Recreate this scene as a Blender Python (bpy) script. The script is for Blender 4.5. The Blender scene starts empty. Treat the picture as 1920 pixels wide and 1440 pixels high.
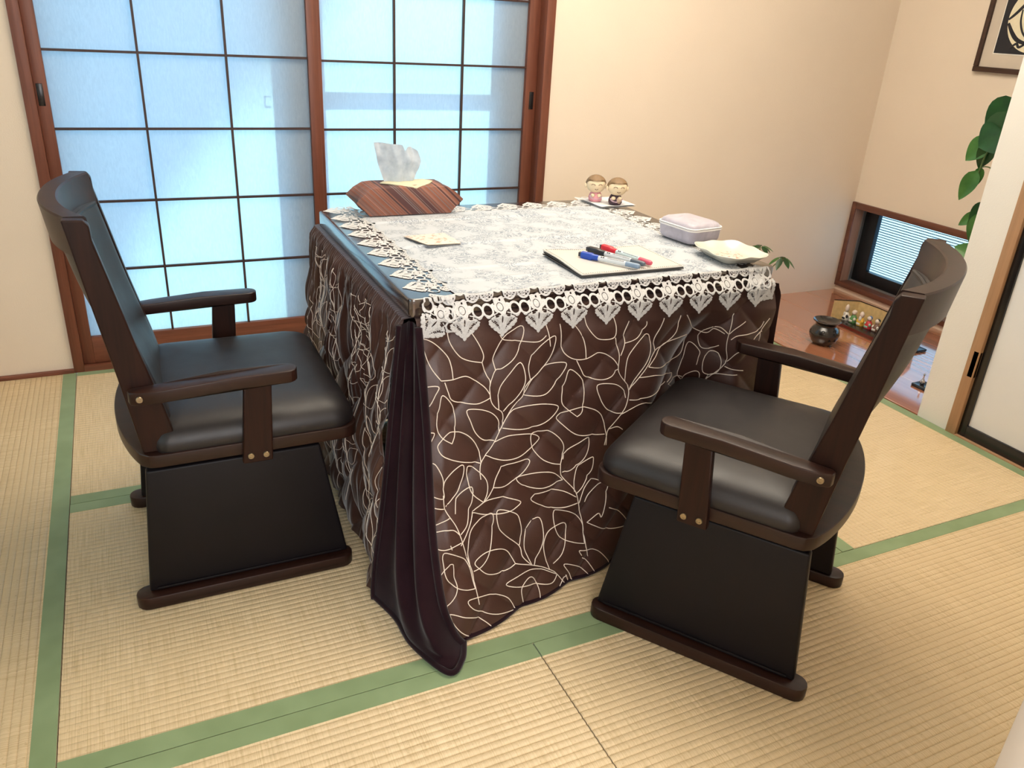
import bpy, bmesh, math, random
import numpy as np
from mathutils import Vector, Matrix, noise

scene = bpy.context.scene
col = scene.collection
PI = math.pi

# ---------------------------------------------------------------- camera
cd = bpy.data.cameras.new('camera')
cam = bpy.data.objects.new('camera', cd)
col.objects.link(cam)
RX = Vector((0.90463602, -0.42261661, 0.05503529))
RY = Vector((-0.13038786, -0.39739145, -0.90833862))
RZ = Vector((0.40574954, 0.81453989, -0.41459869))
cam.matrix_world = Matrix(((RX.x, -RY.x, -RZ.x, 0.23134), (RX.y, -RY.y, -RZ.y, -2.89162),
                           (RX.z, -RY.z, -RZ.z, 1.18503), (0, 0, 0, 1)))
cd.sensor_width = 36.0
cd.lens = 36.0 * 1501.2 / 1920.0
cd.clip_start = 0.02
scene.camera = cam

# ---------------------------------------------------------------- sky, sun, fill lights, exposure
world = bpy.data.worlds.new('sky')
scene.world = world
world.use_nodes = True
bg = world.node_tree.nodes['Background']
bg.inputs[0].default_value = (0.37, 0.68, 1.0, 1)
bg.inputs[1].default_value = 2.1
sd = bpy.data.lights.new('sun', 'SUN')
sd.energy = 3.9
sd.color = (0.60, 1.0, 0.88)
sd.angle = math.radians(3.0)
sun = bpy.data.objects.new('sun', sd)
col.objects.link(sun)
SUN_D = Vector((-0.22, -1.0, -0.80)).normalized()      # direction the sunlight travels
sun.rotation_euler = SUN_D.to_track_quat('-Z', 'Y').to_euler()
def area(name, loc, target, sx, sy, watts, colr):
    d = bpy.data.lights.new(name, 'AREA'); d.shape = 'RECTANGLE'; d.size = sx; d.size_y = sy
    d.energy = watts; d.color = colr
    o = bpy.data.objects.new(name, d); col.objects.link(o); o.location = loc
    o.rotation_euler = (Vector(target) - Vector(loc)).to_track_quat('-Z', 'Y').to_euler()
    return o
area('ceiling_fill', (1.55, -1.15, 2.10), (1.55, -1.15, 3), 1.5, 1.3, 66, (1.0, 0.95, 0.88))     # unseen fill added for even room light: washes the ceiling
area('hall_fill', (-0.10, -4.5, 1.45), (0.75, -1.6, 0.7), 1.7, 1.6, 58, (0.97, 0.98, 1.0))  # fill light added behind the camera to brighten walls and furniture
scene.view_settings.view_transform = 'Standard'
scene.view_settings.look = 'None'
scene.view_settings.gamma = 1.0
scene.view_settings.use_curve_mapping = False
scene.view_settings.exposure = 0.48
scene.cycles.max_bounces = 6
scene.cycles.diffuse_bounces = 4
scene.cycles.glossy_bounces = 3
scene.cycles.transmission_bounces = 4
scene.cycles.transparent_max_bounces = 8
scene.cycles.caustics_reflective = False
scene.cycles.caustics_refractive = False
scene.cycles.sample_clamp_indirect = 5.0

# ---------------------------------------------------------------- helpers
def sm(t):
    t = max(0., min(1., t)); return t*t*(3-2*t)
def lerp(a, b, t): return a + (b-a)*t
def pw(x, pts):                                        # piecewise linear
    if x <= pts[0][0]: return pts[0][1]
    for (a, b), (c, d) in zip(pts, pts[1:]):
        if x <= c: return lerp(b, d, (x-a)/(c-a))
    return pts[-1][1]
def catmull(P, n, closed=False):
    P = [Vector(p) for p in P]; out = []; N = len(P)
    rng = N if closed else N-1
    for i in range(rng):
        if closed: p0, p1, p2, p3 = P[i-1], P[i], P[(i+1) % N], P[(i+2) % N]
        else: p0, p1, p2, p3 = P[max(i-1, 0)], P[i], P[i+1], P[min(i+2, N-1)]
        for k in range(n):
            t = k/n
            out.append(.5*((2*p1)+(p2-p0)*t+(2*p0-5*p1+4*p2-p3)*t*t+(3*p1-p0-3*p2+p3)*t**3))
    if not closed: out.append(P[-1])
    return out

class MB:
    """collects geometry; build() links it as one mesh object"""
    def __init__(s): s.v = []; s.f = []
    def add(s, verts, faces):
        b = len(s.v); s.v += [tuple(p) for p in verts]; s.f += [tuple(i+b for i in f) for f in faces]; return s
    def box(s, lo, hi):
        x0, y0, z0 = lo; x1, y1, z1 = hi
        return s.add([(x0,y0,z0),(x1,y0,z0),(x1,y1,z0),(x0,y1,z0),(x0,y0,z1),(x1,y0,z1),(x1,y1,z1),(x0,y1,z1)],
                     [(0,3,2,1),(4,5,6,7),(0,1,5,4),(1,2,6,5),(2,3,7,6),(3,0,4,7)])
    def prism(s, poly, fn, lo, hi):
        """poly: 2d points, fn(a,b,h)->3d"""
        n = len(poly); V = [fn(a, b, lo) for a, b in poly]+[fn(a, b, hi) for a, b in poly]
        F = [tuple(range(n))[::-1], tuple(range(n, 2*n))]+[(i, (i+1) % n, n+(i+1) % n, n+i) for i in range(n)]
        return s.add(V, F)
    def grid(s, fn, nu, nv, cu=False, cv=False):
        V = [fn(i/(nu if cu else nu-1), j/(nv if cv else nv-1)) for j in range(nv) for i in range(nu)]
        F = []
        for j in range(nv if cv else nv-1):
            for i in range(nu if cu else nu-1):
                a = j*nu+i; b = j*nu+(i+1) % nu; c = ((j+1) % nv)*nu+(i+1) % nu; d = ((j+1) % nv)*nu+i
                F.append((a, b, c, d))
        return s.add(V, F)
    def rings(s, rings, cap0=True, cap1=True):
        n = len(rings[0]); V = [p for r in rings for p in r]; F = []
        for k in range(len(rings)-1):
            for i in range(n):
                F.append((k*n+i, k*n+(i+1) % n, (k+1)*n+(i+1) % n, (k+1)*n+i))
        if cap0: F.append(tuple(range(n))[::-1])
        if cap1: F.append(tuple(range((len(rings)-1)*n, len(rings)*n)))
        return s.add(V, F)
    def lathe(s, prof, n=32, c=(0,0,0)):
        R = [[(c[0]+r*math.cos(2*PI*i/n), c[1]+r*math.sin(2*PI*i/n), c[2]+z) for i in range(n)] for r, z in prof]
        return s.rings(R, prof[0][0] > 1e-5, prof[-1][0] > 1e-5)
    def ball(s, c, rx, ry=None, rz=None, n=16, m=10):
        ry = ry or rx; rz = rz or rx
        R = []
        for k in range(1, m):
            t = PI*k/m
            R.append([(c[0]+rx*math.sin(t)*math.cos(2*PI*i/n), c[1]+ry*math.sin(t)*math.sin(2*PI*i/n), c[2]-rz*math.cos(t)) for i in range(n)])
        return s.rings(R)
    def tube(s, path, r, n=6, caps=True, flat=None):
        P = [Vector(p) for p in path]; N = len(P); R = []
        up = Vector((0, 0, 1)); prev = None
        for i, p in enumerate(P):
            d = (P[min(i+1, N-1)]-P[max(i-1, 0)])
            if d.length < 1e-9: d = Vector((1, 0, 0))
            d.normalize()
            a = prev if prev is not None else (up if abs(d.z) < .9 else Vector((1, 0, 0)))
            a = (a - d*a.dot(d))
            if a.length < 1e-6: a = d.orthogonal()
            a.normalize(); prev = a; b = d.cross(a)
            rr = r(i/(N-1)) if callable(r) else r
            R.append([p+a*rr*math.cos(2*PI*k/n)+b*rr*math.sin(2*PI*k/n) for k in range(n)])
        return s.rings(R, caps, caps)
    def build(s, name, mat, parent=None, bevel=0, seg=2, smooth=40, M=None, weld=False):
        V = s.v if M is None else [tuple(M @ Vector(p)) for p in s.v]
        me = bpy.data.meshes.new(name); me.from_pydata(V, [], s.f)
        if bevel or weld or True:
            bm = bmesh.new(); bm.from_mesh(me)
            if weld: bmesh.ops.remove_doubles(bm, verts=bm.verts, dist=1e-5)
            bmesh.ops.recalc_face_normals(bm, faces=bm.faces)
            if bevel:
                es = [e for e in bm.edges if len(e.link_faces) == 2 and e.calc_face_angle(0) > .5]
                bmesh.ops.bevel(bm, geom=es, offset=bevel, segments=seg, profile=.5, affect='EDGES', clamp_overlap=True)
            bm.to_mesh(me); bm.free()
        if smooth:
            me.polygons.foreach_set('use_smooth', [True]*len(me.polygons))
            me.set_sharp_from_angle(angle=math.radians(smooth))
        me.materials.append(mat)
        o = bpy.data.objects.new(name, me); col.objects.link(o)
        if parent: o.parent = parent
        return o
def tag(o, label=None, cat=None, group=None, kind=None):
    if label: o['label'] = label
    if cat: o['category'] = cat
    if group: o['group'] = group
    if kind: o['kind'] = kind
    return o
def empty(name, loc=(0, 0, 0), rz=0, **k):
    o = bpy.data.objects.new(name, None); col.objects.link(o); o.empty_display_size = .05
    o.location = loc; o.rotation_euler = (0, 0, rz); return tag(o, **k)
def struct(name, mb, mat, parent=None, **k):
    o = mb.build(name, mat, parent, **k)
    if parent is None: o['kind'] = 'structure'
    return o
def copy_tree(o, parent=None):
    c = o.copy(); col.objects.link(c); c.parent = parent
    for ch in list(o.children): copy_tree(ch, c)
    return c
def linked(src, name, parent, loc=(0, 0, 0), rot=(0, 0, 0), scale=(1, 1, 1)):
    o = bpy.data.objects.new(name, src.data); col.objects.link(o); o.parent = parent
    o.location = loc; o.rotation_euler = rot; o.scale = scale; return o

# ---------------------------------------------------------------- materials
MATS = {}
class NT:
    def __init__(s, name):
        s.m = bpy.data.materials.new(name); s.m.use_nodes = True; s.t = s.m.node_tree; s.t.nodes.clear()
        s.out = s.t.nodes.new('ShaderNodeOutputMaterial'); MATS[name] = s.m
    def n(s, typ, **ins):
        d = s.t.nodes.new('ShaderNode'+typ)
        for k, v in ins.items():
            k2 = k.replace('_', ' ')
            if k2 in d.inputs:
                s.put(d.inputs[k2], v)
            else: setattr(d, k, v)
        return d
    def put(s, sock, v):
        if hasattr(v, 'is_linked'): s.t.links.new(v, sock)
        elif sock.type == 'RGBA' and len(v) == 3: sock.default_value = (*v, 1)
        else: sock.default_value = v
    def coord(s, scale=(1, 1, 1), rot=(0, 0, 0), kind='Object'):
        c = s.t.nodes.new('ShaderNodeTexCoord'); m = s.t.nodes.new('ShaderNodeMapping')
        m.inputs['Scale'].default_value = scale; m.inputs['Rotation'].default_value = rot
        s.t.links.new(c.outputs[kind], m.inputs['Vector']); return m.outputs[0]
    def noise(s, vec, scale=5, detail=4, rough=.55, dist=0):
        return s.n('TexNoise', Vector=vec, Scale=scale, Detail=detail, Roughness=rough, Distortion=dist).outputs[0]
    def ramp(s, fac, stops, interp='LINEAR'):
        r = s.t.nodes.new('ShaderNodeValToRGB'); r.color_ramp.interpolation = interp
        e = r.color_ramp.elements
        while len(e) < len(stops): e.new(.5)
        for q, (p, c) in zip(e, stops):
            q.position = p; q.color = (*c, 1) if len(c) == 3 else c
        s.t.links.new(fac, r.inputs[0]); return r.outputs[0]
    def mix(s, fac, a, b, mode='MIX'):
        d = s.t.nodes.new('ShaderNodeMix'); d.data_type = 'RGBA'; d.blend_type = mode
        s.put(d.inputs[0], fac); s.put(d.inputs[6], a); s.put(d.inputs[7], b); return d.outputs[2]
    def math(s, op, a, b=0.0):
        d = s.t.nodes.new('ShaderNodeMath'); d.operation = op; s.put(d.inputs[0], a); s.put(d.inputs[1], b); return d.outputs[0]
    def sep(s, vec):
        d = s.t.nodes.new('ShaderNodeSeparateXYZ'); s.put(d.inputs[0], vec); return d.outputs
    def bump(s, h, strength=.3, dist=.002):
        return s.n('Bump', Height=h, Strength=strength, Distance=dist).outputs[0]
    def bsdf(s, color, rough=.5, normal=None, **k):
        b = s.t.nodes.new('ShaderNodeBsdfPrincipled')
        s.put(b.inputs['Base Color'], color); s.put(b.inputs['Roughness'], rough)
        if normal is not None: s.t.links.new(normal, b.inputs['Normal'])
        for kk, v in k.items(): s.put(b.inputs[kk.replace('_', ' ')], v)
        return b.outputs[0]
    def done(s, sh): s.t.links.new(sh, s.out.inputs[0]); return s.m

def plain(name, c, rough=.5, var=.0, scale=20, bump=0, bscale=200, **k):
    t = NT(name); v = t.coord()
    cc = c
    if var:
        cc = t.ramp(t.noise(v, scale, 3), [(.3, tuple(x*(1-var) for x in c)), (.7, tuple(min(1, x*(1+var)) for x in c))])
    nrm = t.bump(t.noise(v, bscale, 3), bump, .001) if bump else None
    return t.done(t.bsdf(cc, rough, nrm, **k))
def wood(name, c1, c2, rough=.4, axis=0, fine=1.0, **k):
    t = NT(name); sc = [18*fine]*3; sc[axis] = 1.2*fine
    v = t.coord(tuple(sc))
    g = t.noise(v, 2.4, 6, .6, .6)
    sc2 = [160*fine]*3; sc2[axis] = 5*fine
    g2 = t.noise(t.coord(tuple(sc2)), 1.5, 2)
    c = t.ramp(t.math('ADD', t.math('MULTIPLY', g, .75), t.math('MULTIPLY', g2, .25)), [(.32, c1), (.68, c2)])
    return t.done(t.bsdf(c, rough, t.bump(g2, .08, .0006), **k))

# tatami rush: ridges are geometry, strands run across them (local Y)
def tatami(name):
    t = NT(name)
    a = t.noise(t.coord((6, 1.0, 1)), 1.3, 3)
    strand = t.noise(t.coord((420, 9, 1)), 1.0, 2, .5)
    knots = t.noise(t.coord((160, 130, 1)), 1.0, 2, .6)
    c = t.ramp(strand, [(.28, (.47, .350, .190)), (.5, (.595, .462, .282)), (.75, (.675, .540, .350))])
    c = t.mix(t.math('MULTIPLY', a, .35), c, (.56, .40, .20), 'MULTIPLY') if False else t.mix(t.ramp(a, [(.35, (0, 0, 0)), (.7, (.5, .5, .5))]), c, (.53, .41, .25))
    c = t.mix(t.ramp(knots, [(.62, (0, 0, 0)), (.72, (.45, .45, .45))]), c, (.33, .22, .10))
    h = t.math('ADD', strand, t.math('MULTIPLY', knots, .6))
    t.done(t.bsdf(c, .42, t.bump(h, .35, .0008), Specular_IOR_Level=.45))
tatami('tatami_rush')
def cloth_green():
    t = NT('border_cloth'); v = t.coord((500, 500, 1))
    w = t.noise(v, 1, 2)
    p = t.noise(t.coord((1, 1, 1)), 9, 2)
    c = t.mix(t.ramp(p, [(.35, (0, 0, 0)), (.65, (1, 1, 1))]), (.165, .235, .105), (.205, .285, .140))
    t.done(t.bsdf(c, .7, t.bump(w, .25, .0005), Sheen_Weight=.25))
cloth_green()
def plaster(name, c, bs=260):
    t = NT(name); v = t.coord()
    n1 = t.noise(v, bs, 3, .6); n2 = t.noise(v, 3.0, 3)
    cc = t.ramp(n2, [(.3, tuple(x*.965 for x in c)), (.7, c)])
    t.done(t.bsdf(cc, .9, t.bump(n1, .35, .0016)))
plaster('wall_paper_beige', (.79, .68, .56))
plaster('wall_paper_white', (.77, .745, .70))
plaster('ceiling_board', (.74, .69, .61))
wood('shoji_wood', (.105, .030, .016), (.205, .066, .036), .42, axis=2)
wood('shoji_wood_h', (.115, .034, .018), (.235, .078, .042), .42, axis=0)
wood('muntin_wood_backlit', (.030, .011, .008), (.050, .020, .014), .5, axis=2)  # shoji wood darkened: backlit look of the bars put into the colour
wood('window_wood', (.085, .028, .016), (.17, .060, .034), .38, axis=1)
wood('jamb_wood_lit', (.30, .165, .115), (.42, .25, .185), .3, axis=2)  # paler wood: window light reflected on the jamb, put into the colour
wood('post_wood', (.36, .20, .105), (.47, .275, .155), .5, axis=2)
wood('tokonoma_wood', (.36, .140, .072), (.48, .20, .105), .13, axis=1, fine=.6, IOR=1.8, Coat_Weight=1.0, Coat_Roughness=.06, Coat_IOR=1.7)
wood('chair_wood', (.0105, .0036, .0024), (.028, .0088, .0050), .36, axis=0, Specular_IOR_Level=.4)
wood('chair_wood_v', (.0105, .0036, .0024), (.028, .0088, .0050), .42, axis=2, Specular_IOR_Level=.22)
wood('table_board_wood', (.020, .010, .009), (.040, .020, .017), .17, axis=0, IOR=2.1, Coat_Weight=.5, Coat_Roughness=.12, Coat_IOR=1.9)
def leather():
    t = NT('leather'); v = t.coord()
    g = t.n('TexVoronoi', Vector=v, Scale=420.0).outputs[0]
    n = t.noise(v, 14, 3)
    c = t.ramp(n, [(.3, (.0060, .0040, .0048)), (.7, (.0095, .0060, .0064))])
    t.done(t.bsdf(c, t.ramp(n, [(.3, (.44, .44, .44)), (.7, (.52, .52, .52))]), t.bump(g, .10, .0006), IOR=1.55))
leather()
plain('panel_leather', (.0045, .0030, .0042), .5, .2, 12, .1, 500, IOR=1.35)
plain('bolt_brass', (.36, .29, .19), .35, Metallic=1.0)
plain('felt_black', (.006, .005, .006), .9)
def paper():
    t = NT('shoji_paper')
    f = t.noise(t.coord((260, 260, 60)), 1, 4, .65); b = t.noise(t.coord((30, 30, 14)), 1, 3)
    c = t.mix(t.ramp(f, [(.36, (0, 0, 0)), (.66, (1, 1, 1))]), (.80, .83, .85), (.92, .94, .95))
    c = t.mix(t.ramp(b, [(.35, (0, 0, 0)), (.65, (.5, .5, .5))]), c, (.86, .88, .90))
    tr = t.n('BsdfTranslucent', Color=c).outputs[0]; df = t.n('BsdfDiffuse', Color=(.50, .56, .62, 1)).outputs[0]
    m = t.n('MixShader'); t.put(m.inputs[0], .32); t.put(m.inputs[1], tr); t.put(m.inputs[2], df)
    t.done(m.outputs[0])
paper()
def glass(name, tint=(.93, .97, .97)):
    t = NT(name)
    tr = t.n('BsdfTransparent', Color=tint).outputs[0]; g = t.n('BsdfGlossy', Roughness=.03).outputs[0]
    m = t.n('MixShader'); t.put(m.inputs[0], .06); t.put(m.inputs[1], tr); t.put(m.inputs[2], g); t.done(m.outputs[0])
glass('clear_glass')
glass('warming_glass', (.99, .87, .74))  # tint added to make the daylight from the unseen left window less blue
plain('sash_aluminium_dark', (.018, .020, .024), .35, Metallic=.6)
plain('sash_aluminium', (.42, .45, .48), .35, Metallic=.8)
plain('louver_aluminium', (.30, .38, .40), .6)
plain('black_lacquer', (.010, .009, .010), .25)
plain('fusuma_paper', (.74, .74, .74), .8, .02, 4, .2, 300)
plain('jamb_paint', (.40, .33, .27), .5)
plain('jamb_edge', (.56, .49, .41), .45)
plain('blocker_grey', (.45, .47, .48), .9, .08, 6)
plain('hall_floor', (.42, .27, .15), .4)
# ================================================================ room shell
W = .88; H = 2.40; XT = 3*W; XB = 3.515; YB = -3*W
# floor with six tatami mats
floor = struct('floor', MB().box((-W, YB, -.10), (XT, 0, -.052)), MATS['hall_floor'])
def mat_mesh(name, L, B, hem):
    """local X = ridge direction; hem = (lo, hi) cloth border present on the -Y / +Y long edges"""
    pitch = .0152; bw = .041; n = round(B/pitch); V = []; F = []
    ys = []
    for i in range(n):
        for q in (0, .06, .14, .30, .5, .70, .86, .94): ys.append(((i+q)/n*B, .0022*math.sin(PI*q)**.42 if q else 0))
    ys.append((B, 0)); NX = 2
    for k, (y, h) in enumerate(ys):
        for x in (0.0014, L-.0014): V.append((x, min(max(y, .0005), B-.0005), h-.0022))
    for k in range(len(ys)-1): F.append((2*k, 2*k+1, 2*k+3, 2*k+2))
    mb = MB().add(V, F)
    mb.box((0.0014, .0005, -.05), (L-.0014, B-.0005, -.0030))
    m = mb.build(name, MATS['tatami_rush'], None, smooth=70)
    if hem[0]:
        MB().box((.0012, .0008, -.01), (L-.0012, bw, .0006)).build('cloth_border', MATS['border_cloth'], m, bevel=.0004, seg=1)
    if hem[1]:
        MB().box((.0012, B-bw, -.01), (L-.0012, B-.0008, .0006)).build('cloth_border', MATS['border_cloth'], m, bevel=.0004, seg=1)
    return m
def lay(x, y, rz, hem=(1, 1)):
    m = mat_mesh('tatami_mat', 2*W, W, hem); m.parent = floor; m.location = (x, y, 0); m.rotation_euler = (0, 0, rz); return m
lay(0, -2*W, PI/2)                 # left mat: local x -> +Y, local y -> -X
lay(0, -W, 0); lay(0, -2*W, 0)     # two rows under the table
lay(3*W, -2*W, PI/2)               # mat along the alcove
lay(-W, -3*W, 0); lay(W, -3*W, 0)  # front row
# alcove (tokonoma) boards
toko = struct('floor_alcove', MB().box((XT, -1.36, -.10), (XB+.1, 0, -.03)), MATS['hall_floor'])
xs = [XT+.004, XT+.030, XT+.245, XT+.46, XT+.675, XB]
for i in range(5):
    MB().box((xs[i]+.0005, -1.25, -.03), (xs[i+1]-.0005, 0, -.001 if i else .003)).build('plank', MATS['tokonoma_wood'], toko, bevel=.0008, seg=1)
struct('floor_hall', MB().box((-1.6, -5.4, -.1), (2.4, YB, -.004)), MATS['hall_floor'])
# walls
pb = MATS['wall_paper_beige']; pwh = MATS['wall_paper_white']
wf = MB(); wf.box((-W-.1, 0, -.1), (-.006, .11, H)); wf.box((-.006, 0, 1.985), (1.755, .11, H)); wf.box((1.755, 0, -.1), (XB+.1, .11, H))
struct('wall_front', wf, pb, smooth=0)
wl = MB(); wl.box((-W-.1, -5.4, -.1), (-W, -2.35, H)); wl.box((-W-.1, -.75, -.1), (-W, 0, H)); wl.box((-W-.1, -2.35, -.1), (-W, -.75, .45)); wl.box((-W-.1, -2.35, 1.95), (-W, -.75, H))
struct('wall_left', wl, pb, smooth=0)
w4 = struct('window_4', MB().box((-W-.07, -2.35, .45), (-W-.03, -2.31, 1.95)), MATS['sash_aluminium'])
MB().box((-W-.07, -.79, .45), (-W-.03, -.75, 1.95)).build('window_frame', MATS['sash_aluminium'], w4)
MB().box((-W-.07, -1.57, .45), (-W-.03, -1.53, 1.95)).build('window_frame', MATS['sash_aluminium'], w4)
MB().box((-W-.07, -2.31, .45), (-W-.03, -.79, .49)).build('window_frame', MATS['sash_aluminium'], w4)
MB().box((-W-.07, -2.31, 1.91), (-W-.03, -.79, 1.95)).build('window_frame', MATS['sash_aluminium'], w4)
MB().box((-W-.055, -2.31, .49), (-W-.05, -.79, 1.91)).build('window_pane', MATS['warming_glass'], w4, smooth=0)
WY0, WY1, WZ0, WZ1 = -1.16, -.002, .024, .452            # low window opening (outer frame)
wr = MB(); wr.box((XB, -1.36, -.1), (XB+.10, 0, WZ0)); wr.box((XB, -1.36, WZ1), (XB+.10, 0, H)); wr.box((XB, -1.36, WZ0), (XB+.10, WY0, WZ1))
struct('wall_alcove', wr, pb, smooth=0)
ws = MB(); ws.box((XT, -1.366, -.05), (XB+.1, -1.250, H)); 
struct('wall_partition', ws, pwh, smooth=0)
struct('wall_right', MB().box((XT+.02, YB, 1.80), (XT+.1, -1.366, H)), pwh, smooth=0)
struct('wall_closet', MB().box((XT+.09, YB, -.05), (XT+.13, -1.366, 1.80)), pwh, smooth=0)
wk = MB(); wk.box((.89, YB-.12, -.1), (XT+.13, YB, H)); wk.box((-W, YB-.12, -.1), (-.09, YB, H)); wk.box((-.09, YB-.12, 2.02), (.89, YB, H))
struct('wall_back', wk, pb, smooth=0)
struct('ceiling', MB().box((-1.7, -5.4, H), (XB+.2, .2, H+.08)), MATS['ceiling_board'], smooth=0)
wh = MB(); wh.box((-1.7, -5.5, -.1), (2.5, -5.4, H)); wh.box((2.4, -5.4, -.1), (2.5, YB-.12, H))
struct('wall_hall', wh, pwh, smooth=0)
# wood strip at the foot of the wall, left of the screens
struct('baseboard_front', MB().box((-W, -.013, 0), (-.006, 0, .014)), MATS['shoji_wood_h'], bevel=.001)
struct('baseboard_alcove', MB().box((1.755, -.008, 0), (XT, 0, .010)), MATS['shoji_wood_h'], bevel=.001)
# near door jamb (right of the opening the room is seen through)
jm = struct('trim_1', MB().box((.845, YB-.13, 0), (.90, YB, 2.02)), MATS['jamb_paint'], bevel=.002)
MB().box((.834, YB-.03, 0), (.846, YB, 2.02)).build('door_stop', MATS['jamb_edge'], jm, bevel=.002)
struct('trim_2', MB().box((-.10, YB-.13, 0), (-.05, YB+.012, 2.02)), MATS['jamb_paint'], bevel=.002)
struct('trim_3', MB().box((-.10, YB-.13, 2.02), (.90, YB+.012, 2.06)), MATS['jamb_paint'], bevel=.002)

# ================================================================ sliding paper screens
fr = struct('trim_4', MB().box((-.006, -.012, 0), (.026, .10, 1.985)), MATS['shoji_wood'], bevel=.002)
struct('trim_5', MB().box((1.719, -.012, 0), (1.755, .10, 1.985)), MATS['shoji_wood'], bevel=.002)
struct('trim_6', MB().box((.026, -.012, 1.945), (1.719, .10, 1.985)), MATS['shoji_wood_h'], bevel=.002)
sill = MB(); sill.box((.026, -.012, 0), (1.719, .002, .022)); sill.box((.026, .002, 0), (1.719, .10, .016)); sill.box((.026, .032, .016), (1.719, .038, .022))
struct('trim_7', sill, MATS['shoji_wood_h'])
def shoji(name, x0, x1, y, sl, sr, dz, label, pull_x):
    """stiles sl (left width) / sr (right width); frame 30 mm deep"""
    r = empty(name, (x0, y, .022), label=label, cat='shoji screen', group='sliding paper screens')
    w = x1-x0; top = 1.945-.022; zs = [.115-.022+dz+.0] 
    MB().box((0, 0, 0), (sl, .030, top)).build('stile', MATS['shoji_wood'], r, bevel=.0015)
    MB().box((w-sr, 0, 0), (w, .030, top)).build('stile', MATS['shoji_wood'], r, bevel=.0015)
    MB().box((sl, .001, 0), (w-sr, .029, .095)).build('rail', MATS['shoji_wood_h'], r, bevel=.0015)
    MB().box((sl, .001, top-.045), (w-sr, .029, top)).build('rail', MATS['shoji_wood_h'], r, bevel=.0015)
    iw = w-sl-sr; nc = 3; rows = [.120]+[.347+.2265*k for k in range(7)]+[1.90]
    xs = [sl+iw*k/nc for k in range(nc+1)]
    for k in range(1, nc): MB().box((xs[k]-.0035, .004, .095), (xs[k]+.0035, .016, top-.045)).build('muntin', MATS['muntin_wood_backlit'], r)
    for k in range(1, 8):
        z = rows[k]-.022+dz
        MB().box((sl, .006, z-.0035), (w-sr, .017, z+.0035)).build('muntin', MATS['muntin_wood_backlit'], r)
    for k in range(8):
        za = (rows[k]-.022+dz) if k else .094; zb = (rows[k+1]-.022+dz) if k < 7 else top-.044
        for c in range(nc):
            MB().box((xs[c], .0172, za), (xs[c+1], .0178, zb)).build('paper_pane', MATS['shoji_paper'], r, smooth=0)
    MB().box((pull_x-x0-.009, -.0012, .868-.022), (pull_x-x0+.009, .004, .932-.022)).build('finger_pull', MATS['black_lacquer'], r, bevel=.001)
    return r
shoji('shoji_screen', .026, .876, .004, .035, .035, .0, 'left sliding paper screen with dark wooden grid, behind the left chair', .040)
shoji('shoji_screen', .858, 1.719, .040, .036, .046, -.008, 'right sliding paper screen with dark wooden grid, behind the tissue box', 1.700)
# glazed sash outside the paper
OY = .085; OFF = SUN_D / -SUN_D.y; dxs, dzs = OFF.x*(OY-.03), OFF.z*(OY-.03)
def sash(x0, x1, sl, sr, y, bar, label):
    r = empty('window_1', (0, 0, 0)); r['kind'] = 'structure'
    A = MATS['sash_aluminium']
    MB().box((x0, y, .016), (x0+sl, y+.03, 1.96)).build('window_frame', A, r, bevel=.001)
    MB().box((x1-sr, y, .016), (x1, y+.03, 1.96)).build('window_frame', A, r, bevel=.001)
    MB().box((x0+sl, y, .016), (x1-sr, y+.03, .06)).build('window_frame', A, r, bevel=.001)
    MB().box((x0+sl, y, 1.92), (x1-sr, y+.03, 1.96)).build('window_frame', A, r, bevel=.001)
    if bar: MB().box((x0+sl, y, bar[0]), (x1-sr, y+.03, bar[1])).build('window_bar', A, r, bevel=.001)
    MB().box((x0+sl, y+.012, .06), (x1-sr, y+.016, 1.92)).build('window_pane', MATS['clear_glass'], r, smooth=0)
    return r
s1 = sash(.03, .86, .02, .118, OY, None, '')
lk = MB(); lk.tube([(.742-dxs-.03, OY-.004, .905-dzs), (.742-dxs-.047, OY-.004, .905-dzs), (.742-dxs-.047, OY-.004, .872-dzs), (.742-dxs-.03, OY-.004, .872-dzs)], .003, 6)
lk.build('window_latch', MATS['sash_aluminium_dark'], s1)
s2 = sash(.90, 1.74, .02, .185, OY+.035, (.870-dzs*1.4, .906-dzs*1.4), ''); s2.name = 'window_2'
# unseen blocker added outside, shaped to shade the upper left of the paper
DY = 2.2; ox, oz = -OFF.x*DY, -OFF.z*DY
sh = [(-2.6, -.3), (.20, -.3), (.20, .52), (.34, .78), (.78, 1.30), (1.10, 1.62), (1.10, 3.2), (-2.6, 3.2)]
struct('wall_shade_blocker', MB().prism([(a+ox, b+oz) for a, b in sh], lambda a, b, h: (a, h, b), DY, DY+.5), MATS['blocker_grey'], smooth=0)

# ================================================================ low alcove window
wd = struct('window_3', MB().box((XB-.014, WY0, WZ0), (XB+.09, WY0+.03, WZ1)), MATS['window_wood'], bevel=.002)
MB().box((XB-.014, WY1-.026, WZ0), (XB+.09, WY1, WZ1)).build('window_frame', MATS['window_wood'], wd, bevel=.002)
MB().box((XB-.008, WY1-.0275, WZ0+.026), (XB+.044, WY1-.0258, WZ1-.030)).build('jamb_lit_strip', MATS['jamb_wood_lit'], wd)  # thin strip carrying the painted window-lit tone of the frame
MB().box((XB-.014, WY0+.03, WZ1-.030), (XB+.09, WY1-.026, WZ1)).build('window_frame', MATS['window_wood'], wd, bevel=.002)
MB().box((XB-.014, WY0+.03, WZ0), (XB+.05, WY1-.026, WZ0+.026)).build('window_sill', MATS['window_wood'], wd, bevel=.002)
for k in range(3):
    MB().box((XB+.052+.010*k, WY0+.03, WZ0), (XB+.057+.010*k, WY1-.026, WZ0+.034)).build('sash_track', MATS['sash_aluminium'], wd)
D = MATS['sash_aluminium_dark']
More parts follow.
